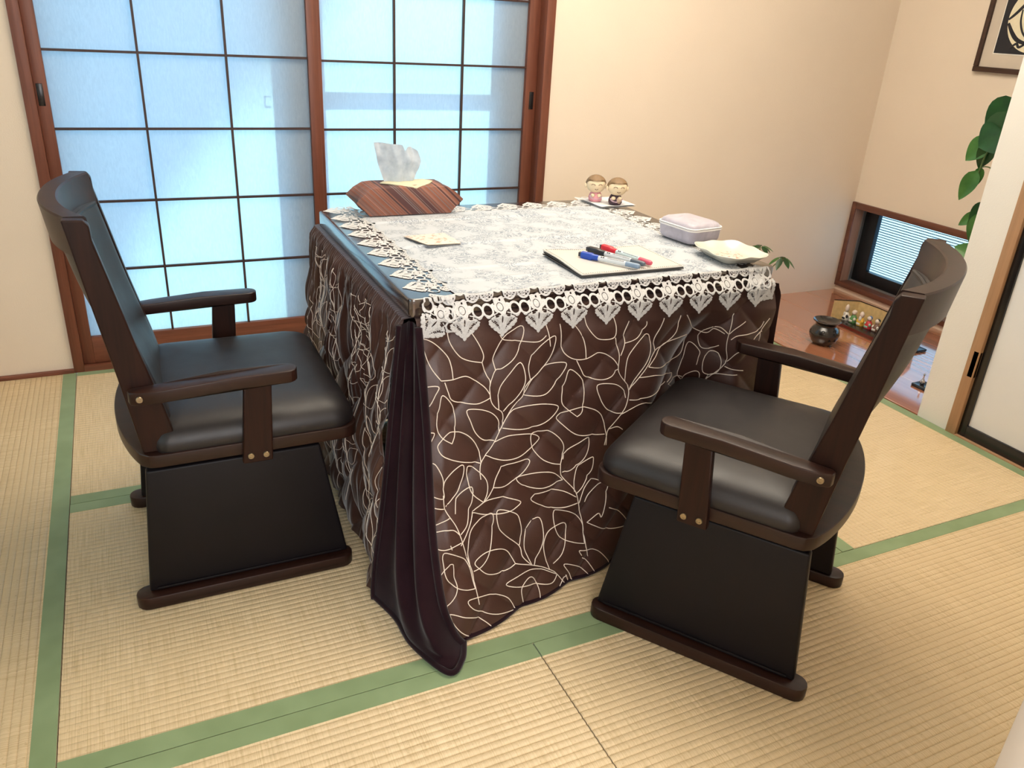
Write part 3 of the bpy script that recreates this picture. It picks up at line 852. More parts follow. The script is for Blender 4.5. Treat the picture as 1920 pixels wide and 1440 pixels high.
# ---- one motif of the border in millimetres: tip at (0,0), cloth edge near b = 90
PM = 81.0
def ell(A, B, cx, cy, rx, ry, rot=0.):
    c, s = math.cos(rot), math.sin(rot); x = (A-cx)*c+(B-cy)*s; y = -(A-cx)*s+(B-cy)*c
    r = np.sqrt((x/rx)**2+(y/ry)**2); return (r-1)*min(rx, ry)
def solid_edge(A): f = np.abs(A)/(PM/2); return 97-12*np.sqrt(np.clip(1-(1-f)**2, 0, 1))
def motif_field(A, B):
    w = np.interp(B, [-1, 0, 4, 9, 14, 20, 27, 33, 38, 42, 45, 47, 48], [-2, 0, 3.0, 7.5, 14, 21.5, 28, 31, 30.5, 26, 20, 12, -3])
    leaf = np.abs(A)-w-2.3*np.abs(np.sin(B*.46+.3))+1.2
    aA = np.abs(A)
    lm = ell(aA, B, 14, 33, 6.5, 10.5, -.45)
    dots = np.sin(A*2.3+.3*np.sin(B))*np.sin(B*2.3)
    leaf = np.maximum(leaf, np.minimum(-(lm), .9) * (dots > .25) - 0.0*(dots)) if False else np.maximum(leaf, np.where(lm < -.8, (dots-.30)*1.4, -1))
    leaf = np.maximum(leaf, -ell(A, B, -1.0, 38, 1.5, 7.5))
    for hx, hy, ra, rb, rt in ((15, 31, 2.0, 8.0, -.55), (22.5, 36, 1.6, 5.5, -.75), (8.5, 23, 1.1, 6.5, -.35), (12.5, 44.8, 4.6, 1.7, -.15)):
        bar = np.abs(((B*1.0+aA*.4) % 4.2)-2.1)-.55
        leaf = np.maximum(leaf, np.minimum(-ell(aA, B, hx, hy, ra, rb, rt), bar if hy < 40 else 9.))
    arc = np.abs(np.hypot(aA-24, B-40)-19)-.45
    leaf = np.maximum(leaf, np.where((B < 30) & (B > 9) & (np.sin(B*2.4) > -.1), -arc, -1))
    th = np.arctan2(B-62, A); rr = np.hypot(A, B-62)
    rose = rr-(15.0+2.0*np.cos(5*th+.9))
    rose = np.minimum(rose, ell(aA, B, 12.5, 59, 8, 4.2, .5))
    rose = np.maximum(rose, 2.0-np.hypot(A-1, B-71))
    rose = np.maximum(rose, np.where(rr < 11, -(np.abs(np.hypot(A+2, B-60)-6.5)-.55), -1))
    ring = np.abs(np.hypot((aA-29.5)*.92, B-56)-9.8)-1.9
    ring = np.minimum(ring, ell(aA, B, 32, 45.5, 5.0, 3.2, .5))
    hub = np.maximum(np.abs(aA-PM/2)-1.6, np.abs(B-53)-4)
    fan = np.maximum(np.abs(np.hypot(aA-25, B-85)-13.5)-1.7, B-88)
    inner = np.hypot(aA-25, B-85)
    lad = np.minimum(np.abs(((aA-25)/4.6) % 1-.5)*4.6-.0-1.75, 9)
    spokes = np.where(inner < 13, np.minimum(np.abs(np.sin(np.arctan2(B-85, aA-25)*5))*inner*.20-.55, np.abs(inner-7.5)-.7), 9.)
    curl = np.hypot(aA-14.5, B-85)-3.0
    bars = np.where(B > 76, np.minimum(np.abs(((A+PM*2) % 6.75)-3.375)-.55, np.abs(B-(solid_edge(A)-5.0))-.5), 9.)
    bars = np.where((B > 76) & (aA > 12), bars, 9.)
    tie = np.minimum(np.abs(B-(74+(aA-14)*.12))-.9, 9); tie = np.where((aA > 10) & (aA < PM/2), tie, 9.)
    tie2 = np.where((aA > 14) & (aA < 24), np.abs(B-(66-(aA-14)*.3))-.9, 9.)
    tie3 = np.where((aA > 10) & (aA < 22), np.abs(B-(50-(aA-14)*.25))-.9, 9.)
    tie4 = np.where((B > 44) & (B < 52), np.abs(aA-18-(B-47)*.5)-.9, 9.)
    cusp = ell(A, B, 0, 91, 8.5, 6.5); cusp = np.maximum(cusp, -(np.abs(np.hypot(A, B-91)-3)-.25))
    tape = np.abs(B-solid_edge(A))-2.6
    F = leaf
    for g in (rose, ring, hub, fan, spokes, curl, bars, tie, tie2, tie3, tie4, cusp, tape): F = np.minimum(F, g)
    F = np.maximum(F, B-solid_edge(A)-3.5)
    return F
ga = np.linspace(-PM/2, PM/2, 109); gb = np.linspace(-1.5, 101, 137)
AA, BB = np.meshgrid(ga, gb)
FF = motif_field(AA, BB)
cl = empty('lace_tablecloth', (ox, oy, TZ), label='white damask tablecloth with a scalloped lace border hanging over the front edge', cat='tablecloth')
def lace(name, fn, pitch):
    sc = pitch/PM*1000
    V, Fc = march(ga, gb, FF, lambda a, b, d: fn(a*sc/1000, b/1000, min(.7, -d*.5)/1000))
    mb = MB().add(V, Fc); return mb.build(name, MATS['lace_thread'], cl, smooth=60)
def ramp_edge(b, h, hang):
    """b measured from the tip; beyond `hang` the lace lies on the board"""
    if b > hang+.004: return (b-hang, .0016+h)
    if b < hang-.004:
        q = hang-.004-b; return (-.0035-h-.029*sm(q/.040), -.004-q*.985)
    t = (b-hang+.004)/.008; a = PI/2*t
    return (-.0035-h+(.0075)*(1-math.cos(a)), -.004+(.0056+h)*math.sin(a))
# front: local x = along, local -y = outward
HANG = .085
def ffront(a, b, h):
    d, z = ramp_edge(b, h, HANG); return (a, d, z)
P_F = .0808
m0 = lace('lace_motif', ffront, P_F)
m0.location = (.794-ox, TY0-oy, 0)
for k in range(1, 10): linked(m0, 'lace_motif', cl, (.794+P_F*k-ox, TY0-oy, 0))
flat = lace('lace_motif', lambda a, b, h: (a, b, .0012+h), .085)
flat.rotation_euler = (0, 0, -PI/2); flat.location = (.700-ox, -1.44-oy, 0)       # +y(local) -> +x
for k in range(1, 9): linked(flat, 'lace_motif', cl, (.700-ox, -1.44+.085*k-oy, 0), (0, 0, -PI/2))
for k in range(0, 9): linked(flat, 'lace_motif', cl, (1.578-ox, -1.44+.085*k-oy, 0), (0, 0, PI/2))
for k in range(0, 9): linked(flat, 'lace_motif', cl, (.794+.0808*k+.03-ox, -.755-oy, 0), (0, 0, PI), (.95, 1, 1))
# corner motifs: fan out diagonally
def fcorner(sx):
    def g(a, b, h):
        # world position on the flat cloth plane, folded down past the front edge
        ang = math.radians(45); L = b-.110
        u = a*math.cos(ang)*1.0 + L*math.sin(ang); v = -a*math.sin(ang)*1.0 + L*math.cos(ang)
        x, y = u, v
        if y < -.010: return (sx*x, -.0145-h-.018*sm((-y-.010)/.035), y+.006)
        return (sx*x, y, .0016+h)
    return g
V, Fc = march(ga, gb, FF, lambda a, b, d: fcorner(1)(a/1000, b/1000, min(.7, -d*.5)/1000))
MB().add(V, Fc).build('lace_motif', MATS['lace_thread'], cl, smooth=60).location = (.785-ox, TY0+.008-oy, 0)
V, Fc = march(ga, gb, FF, lambda a, b, d: fcorner(-1)(a/1000, b/1000, min(.7, -d*.5)/1000))
MB().add(V, Fc).build('lace_motif', MATS['lace_thread'], cl, smooth=60).location = (1.500-ox, TY0+.008-oy, 0)
# solid centre
def fold_h(x, y):
    h = 0
    for yc, a, w in ((-1.16, .0042, .0055), (-1.352, .0036, .005), (-.925, .0036, .006), (-1.43, .0022, .007)):
        yy = yc+.008*noise.noise(Vector((x*4, yc*9, 0))); t = (y-yy)
        h += a*math.exp(-(t/w)**2)+a*.55*math.exp(-(max(0, -t)/.04)) * (1 if t < 0 else math.exp(-(t/w)**2)) * .5
    h += .0030*math.exp(-((x-1.14-.02*y)/.005)**2)*.5
    return h+.0010*(noise.noise(Vector((x*18, y*18, 2)))+.6)
cx = np.linspace(.700, 1.578, 221); cy = np.linspace(-1.520, -.757, 191)
CX, CY = np.meshgrid(cx, cy)
def per(p, t0, pitch): return np.abs(((p-t0)/pitch+.5) % 1-.5)*2     # 0 at a tip, 1 between tips
def edge_depth(f): return (97-12*np.sqrt(np.clip(1-(1-f)**2, 0, 1)))/1000
dl = .700+edge_depth(per(CY, -1.44, .085))-CX
dr = CX-(1.578-edge_depth(per(CY, -1.44, .085)))
dfr = (TY0-HANG)+edge_depth(per(CX, .794, P_F))-CY
dbk = CY-(-.755-edge_depth(per(CX, .824, .0808)))
SF = np.maximum(np.maximum(dl, dr), np.maximum(dfr, dbk))
def cfn(x, y, d):
    e = sm(min(x-.78, 1.50-x, y+1.505, -.835-y)/.02)
    for xa, xb, ya, yb in ((1.07, 1.36, -1.50, -1.29), (1.44, 1.60, -1.52, -1.18)):
        e *= 1-sm(min(x-xa, xb-x, y-ya, yb-y)/.02+1)
    return (x-ox, y-oy, .0022+fold_h(x, y)*e)
V, Fc = march(cx, cy, SF, cfn)
MB().add(V, Fc).build('cloth_centre', MATS['damask_white'], cl, smooth=180)
# ================================================================ things on the table
ZC = TZ+.0052
def tiss_mat():
    t = NT('striped_fabric'); c = t.t.nodes.new('ShaderNodeTexCoord')
    x, y, z = t.sep(c.outputs['Object'])
    s = t.math('ADD', x, t.math('MULTIPLY', z, 1.05))
    n1 = t.t.nodes.new('ShaderNodeTexNoise'); n1.noise_dimensions = '1D'; n1.inputs['Scale'].default_value = 85; n1.inputs['Detail'].default_value = 2
    t.t.links.new(s, n1.inputs['W'])
    n2 = t.t.nodes.new('ShaderNodeTexNoise'); n2.noise_dimensions = '1D'; n2.inputs['Scale'].default_value = 20; n2.inputs['Detail'].default_value = 1
    t.t.links.new(s, n2.inputs['W'])
    base = t.ramp(n2.outputs[0], [(.40, (.200, .066, .036)), (.50, (.245, .088, .050)), (.60, (.075, .026, .024))])
    c2 = t.ramp(n1.outputs[0], [(.36, (.055, .016, .014)), (.42, (.24, .13, .10)), (.45, (.055, .018, .016)), (.49, (1, 1, 1))])
    f = t.ramp(n1.outputs[0], [(.44, (1, 1, 1)), (.48, (0, 0, 0))])
    col_ = t.mix(f, base, c2)
    t.done(t.bsdf(col_, .7, t.bump(t.noise(t.coord((600, 600, 600)), 1, 2), .2, .0006)))
tiss_mat()
plain('cream_lining', (.56, .52, .36), .75, .06, 40)
def tissue_mat():
    t = NT('tissue_paper'); v = t.coord()
    n = t.noise(v, 60, 4)
    c = t.ramp(n, [(.3, (.50, .55, .60)), (.7, (.64, .68, .72))])
    tr = t.n('BsdfTranslucent', Color=c).outputs[0]
    df = t.bsdf(c, .9, t.bump(n, .4, .002))
    m = t.n('MixShader'); t.put(m.inputs[0], .62); t.put(m.inputs[1], tr); t.put(m.inputs[2], df); t.done(m.outputs[0])
tissue_mat()
tb2 = empty('tissue_box', (.914, -.802, ZC), label='tissue box in a brown diagonally striped fabric cover, at the back left of the table', cat='tissue box')
LVb = [(0, .113, .056, 0), (.012, .122, .057, 0), (.034, .146, .058, 0), (.037, .147, .058, 0), (.056, .126, .057, 0), (.070, .104, .052, 0), (.0735, .085, .040, 0)]
def box_ring(z, hx, hy, k):
    P = []; n = 12
    for side in range(4):
        for q in range(n):
            t = -1+2*q/n
            pt = [(t, -1), (1, t), (-t, 1), (-1, -t)][side]
            x, y = pt[0]*hx, pt[1]*hy
            pinch = math.exp(-((z-.035)/.018)**2)
            if abs(pt[0]) > .75: x = math.copysign(hx*(1-.10*pinch*(1-abs(pt[1])**2)), x)
            x += .003*noise.noise(Vector((x*30, y*30, z*40))); y += .003*noise.noise(Vector((x*25, y*25, z*50+9)))*pinch
            P.append((x, y, z+.0022*noise.noise(Vector((x*40, y*40, 3)))*(z > .06)))
    return P
MB().rings([box_ring(*q) for q in LVb]).build('fabric_cover', MATS['striped_fabric'], tb2, smooth=32)
fl_ = [(-.072, -.010), (-.045, -.030), (.015, -.055), (.060, -.032), (.078, -.004), (.060, .025), (-.04, .028)]
MB().prism(fl_, lambda a, b, h: (a, b, h+(.003 if b > -.04 else -.004)), .0715, .0745).build('lining_flap', MATS['cream_lining'], tb2, bevel=.0008)
def tis(u, v):
    w = lerp(.040, .066, v**.7); x = -.016+lerp(-w, w, u)*.92+.010*v*(u-.5)
    top = pw(u, [(0, .112), (.30, .110), (.56, .107), (.62, .090), (.68, .100), (.80, .098), (.93, .088), (1, .06)])
    z = .072+ (top*.94)*v
    y = .002+.014*math.sin(u*7.0+v*1.4)*(.35+v*.6)+.006*math.sin(u*19+v*5)*v+.010*noise.noise(Vector((u*3, v*3, .4)))
    return (x, y, z)
MB().grid(tis, 60, 40).build('tissue', MATS['tissue_paper'], tb2, smooth=180)
# folded patterned coaster cloth
def print_mat(name, base, ink, scale, lo=.60):
    t = NT(name); v = t.coord((1, 1, 1))
    b = t.noise(v, scale, 2); c = t.mix(t.ramp(b, [(lo, (0, 0, 0)), (lo+.05, (1, 1, 1))]), base, ink)
    t.done(t.bsdf(c, .8, t.bump(t.noise(v, 600, 2), .2, .0006)))
print_mat('printed_beige', (.62, .56, .49), (.47, .33, .26), 95, .56)
q = [(.819, -1.080), (.845, -1.186), (.931, -1.174), (.926, -1.073)]
nc_ = MB()
def nap(u, v):
    a = lerp(q[0][0], q[3][0], u); b = lerp(q[0][1], q[3][1], u); c = lerp(q[1][0], q[2][0], u); d = lerp(q[1][1], q[2][1], u)
    return (lerp(a, c, v)-.875, lerp(b, d, v)+1.128, .0030+.0035*max(0, noise.noise(Vector((u*2.2, v*2.2, 1.0))))+.0035*v*(1-u))
top = [[nap(i/16, j/16) for i in range(17)] for j in range(17)]
nc_.grid(lambda u, v: top[round(v*16)][round(u*16)], 17, 17); nc_.grid(lambda u, v: tuple(Vector(top[round(v*16)][round(u*16)])-Vector((0, 0, .0022))), 17, 17)
o = nc_.build('coaster_cloth', MATS['printed_beige'], None, smooth=50); o.location = (.875, -1.128, ZC)
tag(o, 'small beige patterned cloth lying flat in front of the tissue box', 'cloth')
# writing board
plain('board_cream', (.58, .56, .52), .30, .02, 10, .1, 400)
plain('board_edge', (.055, .05, .045), .6)
bd = empty('writing_board', (1.213, -1.394, ZC), label='cream writing board with stitched edge at the front of the table, markers on it', cat='board')
bp_ = rrect(-.132, .132, -.091, .091, .006)
def bz(x, y): return .006*sm((-x-.03)/.10)*sm((y+.09)/.12)
for nm, z0, z1, ins, mt in (('cover', .0045, .0068, 0., 'board_cream'), ('inner_leaf', .0026, .0044, .001, 'board_edge'), ('cover', .0002, .0025, 0., 'board_edge')):
    mb = MB(); k = 20
    def gr(u, v, z): x = lerp(-.132+ins, .132-ins, u); y = lerp(-.091+ins, .091-ins, v); return (x, y, z+bz(x, y)*(1 if nm == 'cover' and z1 > .006 else .55 if nm == 'inner_leaf' else .1))
    T_ = [gr(i/k, j/k, z1) for j in range(k+1) for i in range(k+1)]; B_ = [gr(i/k, j/k, z0) for j in range(k+1) for i in range(k+1)]
    Fq = [(j*(k+1)+i, j*(k+1)+i+1, (j+1)*(k+1)+i+1, (j+1)*(k+1)+i) for j in range(k) for i in range(k)]
    per_ = [i for i in range(k+1)]+[j*(k+1)+k for j in range(1, k+1)]+[k*(k+1)+i for i in range(k-1, -1, -1)]+[j*(k+1) for j in range(k-1, 0, -1)]
    N = len(T_)
    mb.add(T_+B_, Fq+[tuple(N+i for i in f[::-1]) for f in Fq]+[(per_[i], N+per_[i], N+per_[(i+1) % len(per_)], per_[(i+1) % len(per_)]) for i in range(len(per_))])
    mb.build(nm, MATS[mt], bd, smooth=30)
stt = MB()
for k in range(46):
    x = -.126+.252*k/45
    for yy in (-.086, .086): stt.box((x, yy-.0004, .0067+bz(x, yy)), (x+.003, yy+.0004, .0073+bz(x, yy)))
for k in range(32):
    y = -.086+.172*k/31
    for xx in (-.127, .127): stt.box((xx-.0004, y, .0067+bz(xx, y)), (xx+.0004, y+.003, .0073+bz(xx, y)))
o = stt.build('edge_stitching', MATS['board_edge'], bd); o['kind'] = 'stuff'
# markers
def glossy(name, c, r=.3, **k): return plain(name, c, r, **k)
glossy('marker_blue', (.010, .055, .36)); glossy('marker_black', (.012, .013, .018)); glossy('marker_red', (.55, .018, .035))
glossy('marker_white', (.56, .60, .64), .35); glossy('marker_grey_blue', (.19, .27, .38), .3); glossy('marker_ink', (.03, .03, .04), .5); glossy('marker_pale', (.55, .66, .70), .35)
glossy('marker_pink', (.62, .10, .16), .3); glossy('marker_smoke', (.08, .10, .13), .3)
def marker(label, a, b, cap, tail, z, body='marker_white'):
    A = Vector((*a, z)); B = Vector((*b, z)); L = (B-A).length; ang = math.atan2(b[1]-a[1], b[0]-a[0])
    r = empty('marker', (a[0], a[1], z), ang, label=label, cat='marker', group='three markers on the writing board')
    Rm = Matrix.Rotation(PI/2, 4, 'Y')
    c = L*.30
    sq = []
    for x, h in ((0, .0072), (.001, .0082), (c*.60, .0082), (c*.66, .0070), (c, .0066)):
        n = 16; rg = []
        for k in range(n):
            t = 2*PI*k/n; e = 3.2 if x < c*.63 else 2.0
            ct, st_ = math.cos(t), math.sin(t); rr = h/((abs(ct)**e+abs(st_)**e)**(1/e)); rg.append((x, rr*ct, rr*st_))
        sq.append(rg)
    cp = MB().rings(sq).build('cap', MATS[cap], r, smooth=35)
    MB().box((-.007, -.0045, -.004), (0.0005, .0045, .0055)).build('eraser_tip', MATS['marker_ink'], cp, bevel=.001)
    MB().lathe([(.0058, 0), (.0058, L*.47)], 18).build('barrel', MATS[body], r, M=Matrix.Translation((c, 0, 0)) @ Rm)
    MB().lathe([(.0060, 0), (.0060, L*.19), (.0052, L*.215), (.0040, L*.23)], 18).build('end_plug', MATS[tail], r, M=Matrix.Translation((c+L*.47, 0, 0)) @ Rm)
    ink = MB(); rn = random.Random(int(L*1e5)+len(label))
    def patch(x0, x1, a0, a1):   # printed mark wrapped on the barrel
        V = []; n = 3
        for k in range(n):
            t = lerp(a0, a1, k/(n-1))
            for x in (x0, x1): V.append((x, .00592*math.cos(t), .00592*math.sin(t)))
        ink.add(V, [(0, 1, 3, 2), (2, 3, 5, 4)])
    x = c+.006
    patch(x, x+.004, 1.9, 2.5); patch(x+.005, x+.009, 1.9, 2.5)
    x += .016
    while x < c+L*.44:
        w = rn.choice((.0010, .0014, .0020)); patch(x, x+w, 1.95, 2.35); x += w+.0009
    x = c+.022
    while x < c+L*.36:
        w = rn.choice((.0008, .0012)); patch(x, x+w, 1.45, 1.62); x += w+.0008
    o = ink.build('printed_text', MATS['marker_ink'], r); o['kind'] = 'stuff'
    return r
ZM = ZC+.0068+.0084
marker('blue capped marker with white barrel, nearest on the writing board', (1.144, -1.372), (1.222, -1.490), 'marker_blue', 'marker_grey_blue', ZM)
marker('black capped marker lying between the blue and red ones', (1.184, -1.337), (1.243, -1.478), 'marker_black', 'marker_smoke', ZM)
marker('red capped marker with pink end, farthest on the writing board', (1.226, -1.328), (1.263, -1.474), 'marker_red', 'marker_pink', ZM, 'marker_pale')
# lavender zip pouch
def satin():
    t = NT('lavender_satin'); v = t.coord()
    n = t.noise(v, 26, 3, .5, 1.2)
    c = t.ramp(n, [(.3, (.38, .35, .41)), (.7, (.49, .455, .52))])
    t.done(t.bsdf(c, .34, t.bump(n, .35, .006), Sheen_Weight=.2))
satin(); plain('pouch_piping', (.80, .78, .76), .5)
po = empty('zip_pouch', (1.527, -1.255, ZC), math.radians(8), label='lavender zip-up pouch with cream piping on the right side of the table', cat='pouch')
def pr(h, ins, wob=0):
    return [(x, y, h+wob*noise.noise(Vector((x*22, y*22, 1)))) for x, y in rrect(-.054+ins, .054-ins, -.064+ins, .064-ins, .018, 7)]
MB().rings([pr(0, .010), pr(.004, .004), pr(.012, .001), pr(.037, .0)]).build('pouch_body', MATS['lavender_satin'], po, smooth=60)
MB().rings([pr(.0375, .001), pr(.042, .001), pr(.048, .004), pr(.052, .010, .003), pr(.0545, .020, .004), pr(.056, .036, .004)]).build('pouch_lid', MATS['lavender_satin'], po, smooth=60)
for hz in (.0355, .0405):
    c_ = [(x, y, hz) for x, y in rrect(-.0552, .0552, -.0652, .0652, .019, 8)]
    MB().tube(c_+[c_[0]], .0019, 6).build('piping', MATS['pouch_piping'], po)
c_ = [(x, y, .038) for x, y in rrect(-.0542, .0542, -.0642, .0642, .018, 8)]
MB().tube(c_+[c_[0]], .0013, 5).build('zipper', MATS['lavender_satin'], po)
MB().tube([(.057, -.040, .036), (.060, -.042, .020), (.059, -.044, .004)], .0016, 5).build('zip_pull', MATS['pouch_piping'], po)
# ceramic dish
def dish_mat():
    t = NT('dish_ceramic'); v = t.coord((1, 1, 1)); x, y, z = t.sep(v)
    n = t.noise(v, 120, 2)
    rad = t.math('SQRT', t.math('ADD', t.math('MULTIPLY', x, x), t.math('MULTIPLY', y, y)))
    zone = t.ramp(rad, [(.030, (1, 1, 1)), (.042, (0, 0, 0))])
    pk = t.mix(1.0, t.ramp(n, [(.58, (0, 0, 0)), (.63, (1, 1, 1))]), zone, 'MULTIPLY')
    n2 = t.noise(t.coord((1, 1, 1), (0, 0, 1)), 150, 2)
    gn = t.mix(1.0, t.ramp(n2, [(.62, (0, 0, 0)), (.66, (1, 1, 1))]), zone, 'MULTIPLY')
    c = t.mix(pk, (.60, .58, .50), (.48, .24, .18)); c = t.mix(gn, c, (.36, .34, .30))
    t.done(t.bsdf(c, .25, None, Coat_Weight=.4))
dish_mat()
di = empty('square_dish', (1.516, -1.434, ZC), math.radians(-4), label='cream ceramic square dish with faded flower print at the front right corner of the table', cat='dish')
def dring(s, z, wav):
    P = []; n = 72
    for k in range(n):
        t = 2*PI*k/n; ct, st_ = math.cos(t), math.sin(t); e = 7.0
        rr = 1/((abs(ct)**e+abs(st_)**e)**(1/e))
        notch = .05*max(0, math.cos(2*t*2+PI)*.5+.5)**6 if wav else 0
        P.append((s*.064*rr*ct*(1-notch), s*.073*rr*st_*(1-notch), z+(.0014*math.cos(8*t)*wav)))
    return P
MB().rings([dring(.70, .0, 0), dring(.74, .003, 0), dring(.90, .011, .2), dring(1.06, .0195, 1), dring(1.065, .0208, 1), dring(1.05, .0215, 1), dring(.90, .0145, .3), dring(.76, .0075, 0), dring(.5, .0062, 0), dring(.2, .006, 0)]).build('dish_body', MATS['dish_ceramic'], di, smooth=50)
MB().lathe([(.038, 0), (.04, .0)], 24, (0, 0, -.0005)).build('foot_ring', MATS['dish_ceramic'], di)
# pair of little clay dolls on a folded cloth
plain('doll_skin', (.78, .63, .42), .55, .05, 60); plain('doll_hair', (.20, .12, .055), .6, .2, 90); plain('doll_hair_dark', (.035, .018, .014), .6)
plain('doll_pink', (.70, .30, .34), .6, .1, 90); plain('doll_lilac', (.58, .40, .46), .6); plain('doll_plum', (.05, .022, .035), .6); plain('doll_tan', (.50, .36, .26), .6); plain('doll_line', (.16, .08, .05), .7)
plain('cloth_white', (.64, .64, .65), .85, .03, 60, .3, 500)
cm = MB()
def cmz(u, v): return (lerp(-.062, .062, u), lerp(-.060, .060, v), .0045+.0015*noise.noise(Vector((u*3, v*3, 0))))
cm.grid(cmz, 14, 14); cm.grid(lambda u, v: tuple(Vector(cmz(u, v))-Vector((0, 0, .0042))), 14, 14)
o = cm.build('mat_cloth', MATS['cloth_white'], None, smooth=60); o.location = (1.545, -.825, ZC-.001); o.rotation_euler = (0, 0, .06)
tag(o, 'small folded white cloth under the pair of clay dolls', 'cloth')
def doll(label, loc, rz, robe, hair, sash, lean):
    r = empty('clay_doll', loc, rz, label=label, cat='figurine', group='pair of clay dolls')
    MB().lathe([(.001, 0), (.017, .0005), (.0200, .005), (.0205, .013), (.0175, .022), (.0125, .031), (.008, .036)], 24).build('body', MATS[robe], r)
    h = MB().ball((lean, -.001, .050), .0285, .0255, .0255, 24, 16).build('head', MATS['doll_skin'], r)
    # face drawn with fine clay lines (front = -Y)
    ln = MB()
    def onface(x, z):
        dx, dz = x/.0287, (z)/.0257; return (lean+x, -.001-.0257*math.sqrt(max(0, 1-dx*dx-dz*dz)), .050+z)
    for ex in (-.0105, .0105): ln.tube([onface(ex+.0052*math.cos(t), .0005+.0036*math.sin(t)) for t in [PI*k/8 for k in range(9)]], .0009, 4)
    ln.tube([onface(.0042*math.cos(t), -.0095-.0030*math.sin(t)) for t in [PI*k/8 for k in range(9)]], .0009, 4)
    ln.build('face_lines', MATS['doll_line'], h)
    for s in (-1, 1): MB().ball((lean+s*.0285, 0, .046), .0055, .0045, .0075, 10, 8).build('ear', MATS['doll_skin'], h)
    # hair: cap over the back and top of the head
    hr = MB(); rings = []
    for k in range(8):
        t = PI*.5*k/7
        rg = []
        for i in range(24):
            a = 2*PI*i/24
            f = 1.07
            x = .0292*f*math.cos(a)*math.cos(t); y = .0262*f*math.sin(a)*math.cos(t); z = .0262*f*math.sin(t)
            front = max(0, -math.sin(a))
            z0 = lerp(-.012, .0135, sm(front*1.6))
            zz = max(z, z0 + (z-0)*.25); rg.append((lean+x*(1-.25*front*(t < .3)), y+.002, .050+zz))
        rings.append(rg)
    hr.rings(rings); hr.build('hair', MATS[hair], h, smooth=60)
    for s in (-1, 1): MB().ball((s*.0095, -.0165, .020), .0068, .0055, .0055, 12, 8).build('hand', MATS['doll_skin'], r)
    MB().tube([(.0175*math.cos(t), -.019+.004*abs(math.cos(t)), .0195-.010*math.sin(t)) for t in [PI*k/12 for k in range(13)]], .0022, 6).build('sleeve', MATS[sash], r)
    return r
doll('clay doll in a pink robe, left of the pair on the white cloth', (1.508, -.812, ZC+.004), -.42, 'doll_pink', 'doll_hair', 'doll_lilac', -.001)
d2 = doll('clay doll in a dark plum robe, right of the pair on the white cloth', (1.548, -.862, ZC+.004), -.36, 'doll_plum', 'doll_hair', 'doll_lilac', .003)
MB().ball((.006, -.0145, .013), .009, .0075, .010, 14, 10).build('apron', MATS['doll_tan'], d2)
MB().tube([(.003+.0175*math.cos(t), -.0165*abs(math.sin(t))-.002, .036-.003*math.sin(t)) for t in [PI+PI*k/12 for k in range(13)]], .0034, 6).build('scarf', MATS['doll_lilac'], d2)
# ================================================================ alcove things
plain('pot_black', (.012, .011, .012), .18, Coat_Weight=.6, Coat_Roughness=.1)
plain('hole_black', (.002, .002, .002), .9)
bu = empty('aroma_burner', (2.835, -.600, 0), label='black glazed pot burner with a flared rim and small round holes on the alcove floor', cat='burner')
MB().lathe([(.001, .003), (.036, 0), (.038, .002), (.048, .012), (.058, .030), (.062, .046), (.060, .060), (.052, .073), (.043, .081), (.041, .086), (.047, .094), (.055, .101), (.057, .1045), (.055, .106), (.050, .102), (.042, .095), (.030, .091), (.001, .090)], 48).build('pot_body', MATS['pot_black'], bu, smooth=60)
for th, zz, rr in ((-1.62, .071, .0065), (-1.70, .060, .0045), (-.55, .066, .0075), (-.45, .050, .006), (-2.5, .066, .007), (.6, .066, .007), (-2.62, .052, .005)):
    rad = pw(zz, [(.030, .058), (.046, .062), (.060, .060), (.073, .052)])
    M_ = Matrix.Translation((rad*math.cos(th)*.992, rad*math.sin(th)*.992, zz)) @ Matrix.Rotation(th, 4, 'Z') @ Matrix.Rotation(PI/2-(.35 if zz > .055 else 0), 4, 'Y')
    MB().lathe([(rr, -.001), (rr, .0008), (rr*.7, .0008), (rr*.7, -.0005), (.0001, -.0005)], 16).build('hole', MATS['hole_black'], bu, M=M_)
arch = MB(); V = []
for k in range(13):
    t = PI*k/12; th = -1.75+.30*math.cos(t); z = .028+.020*math.sin(t)
    V.append((.0605*math.cos(th), .0605*math.sin(th), z))
arch.add(V, [tuple(range(13))]); arch.build('candle_opening', MATS['hole_black'], bu, M=Matrix.Translation((0, 0, 0)), smooth=0)
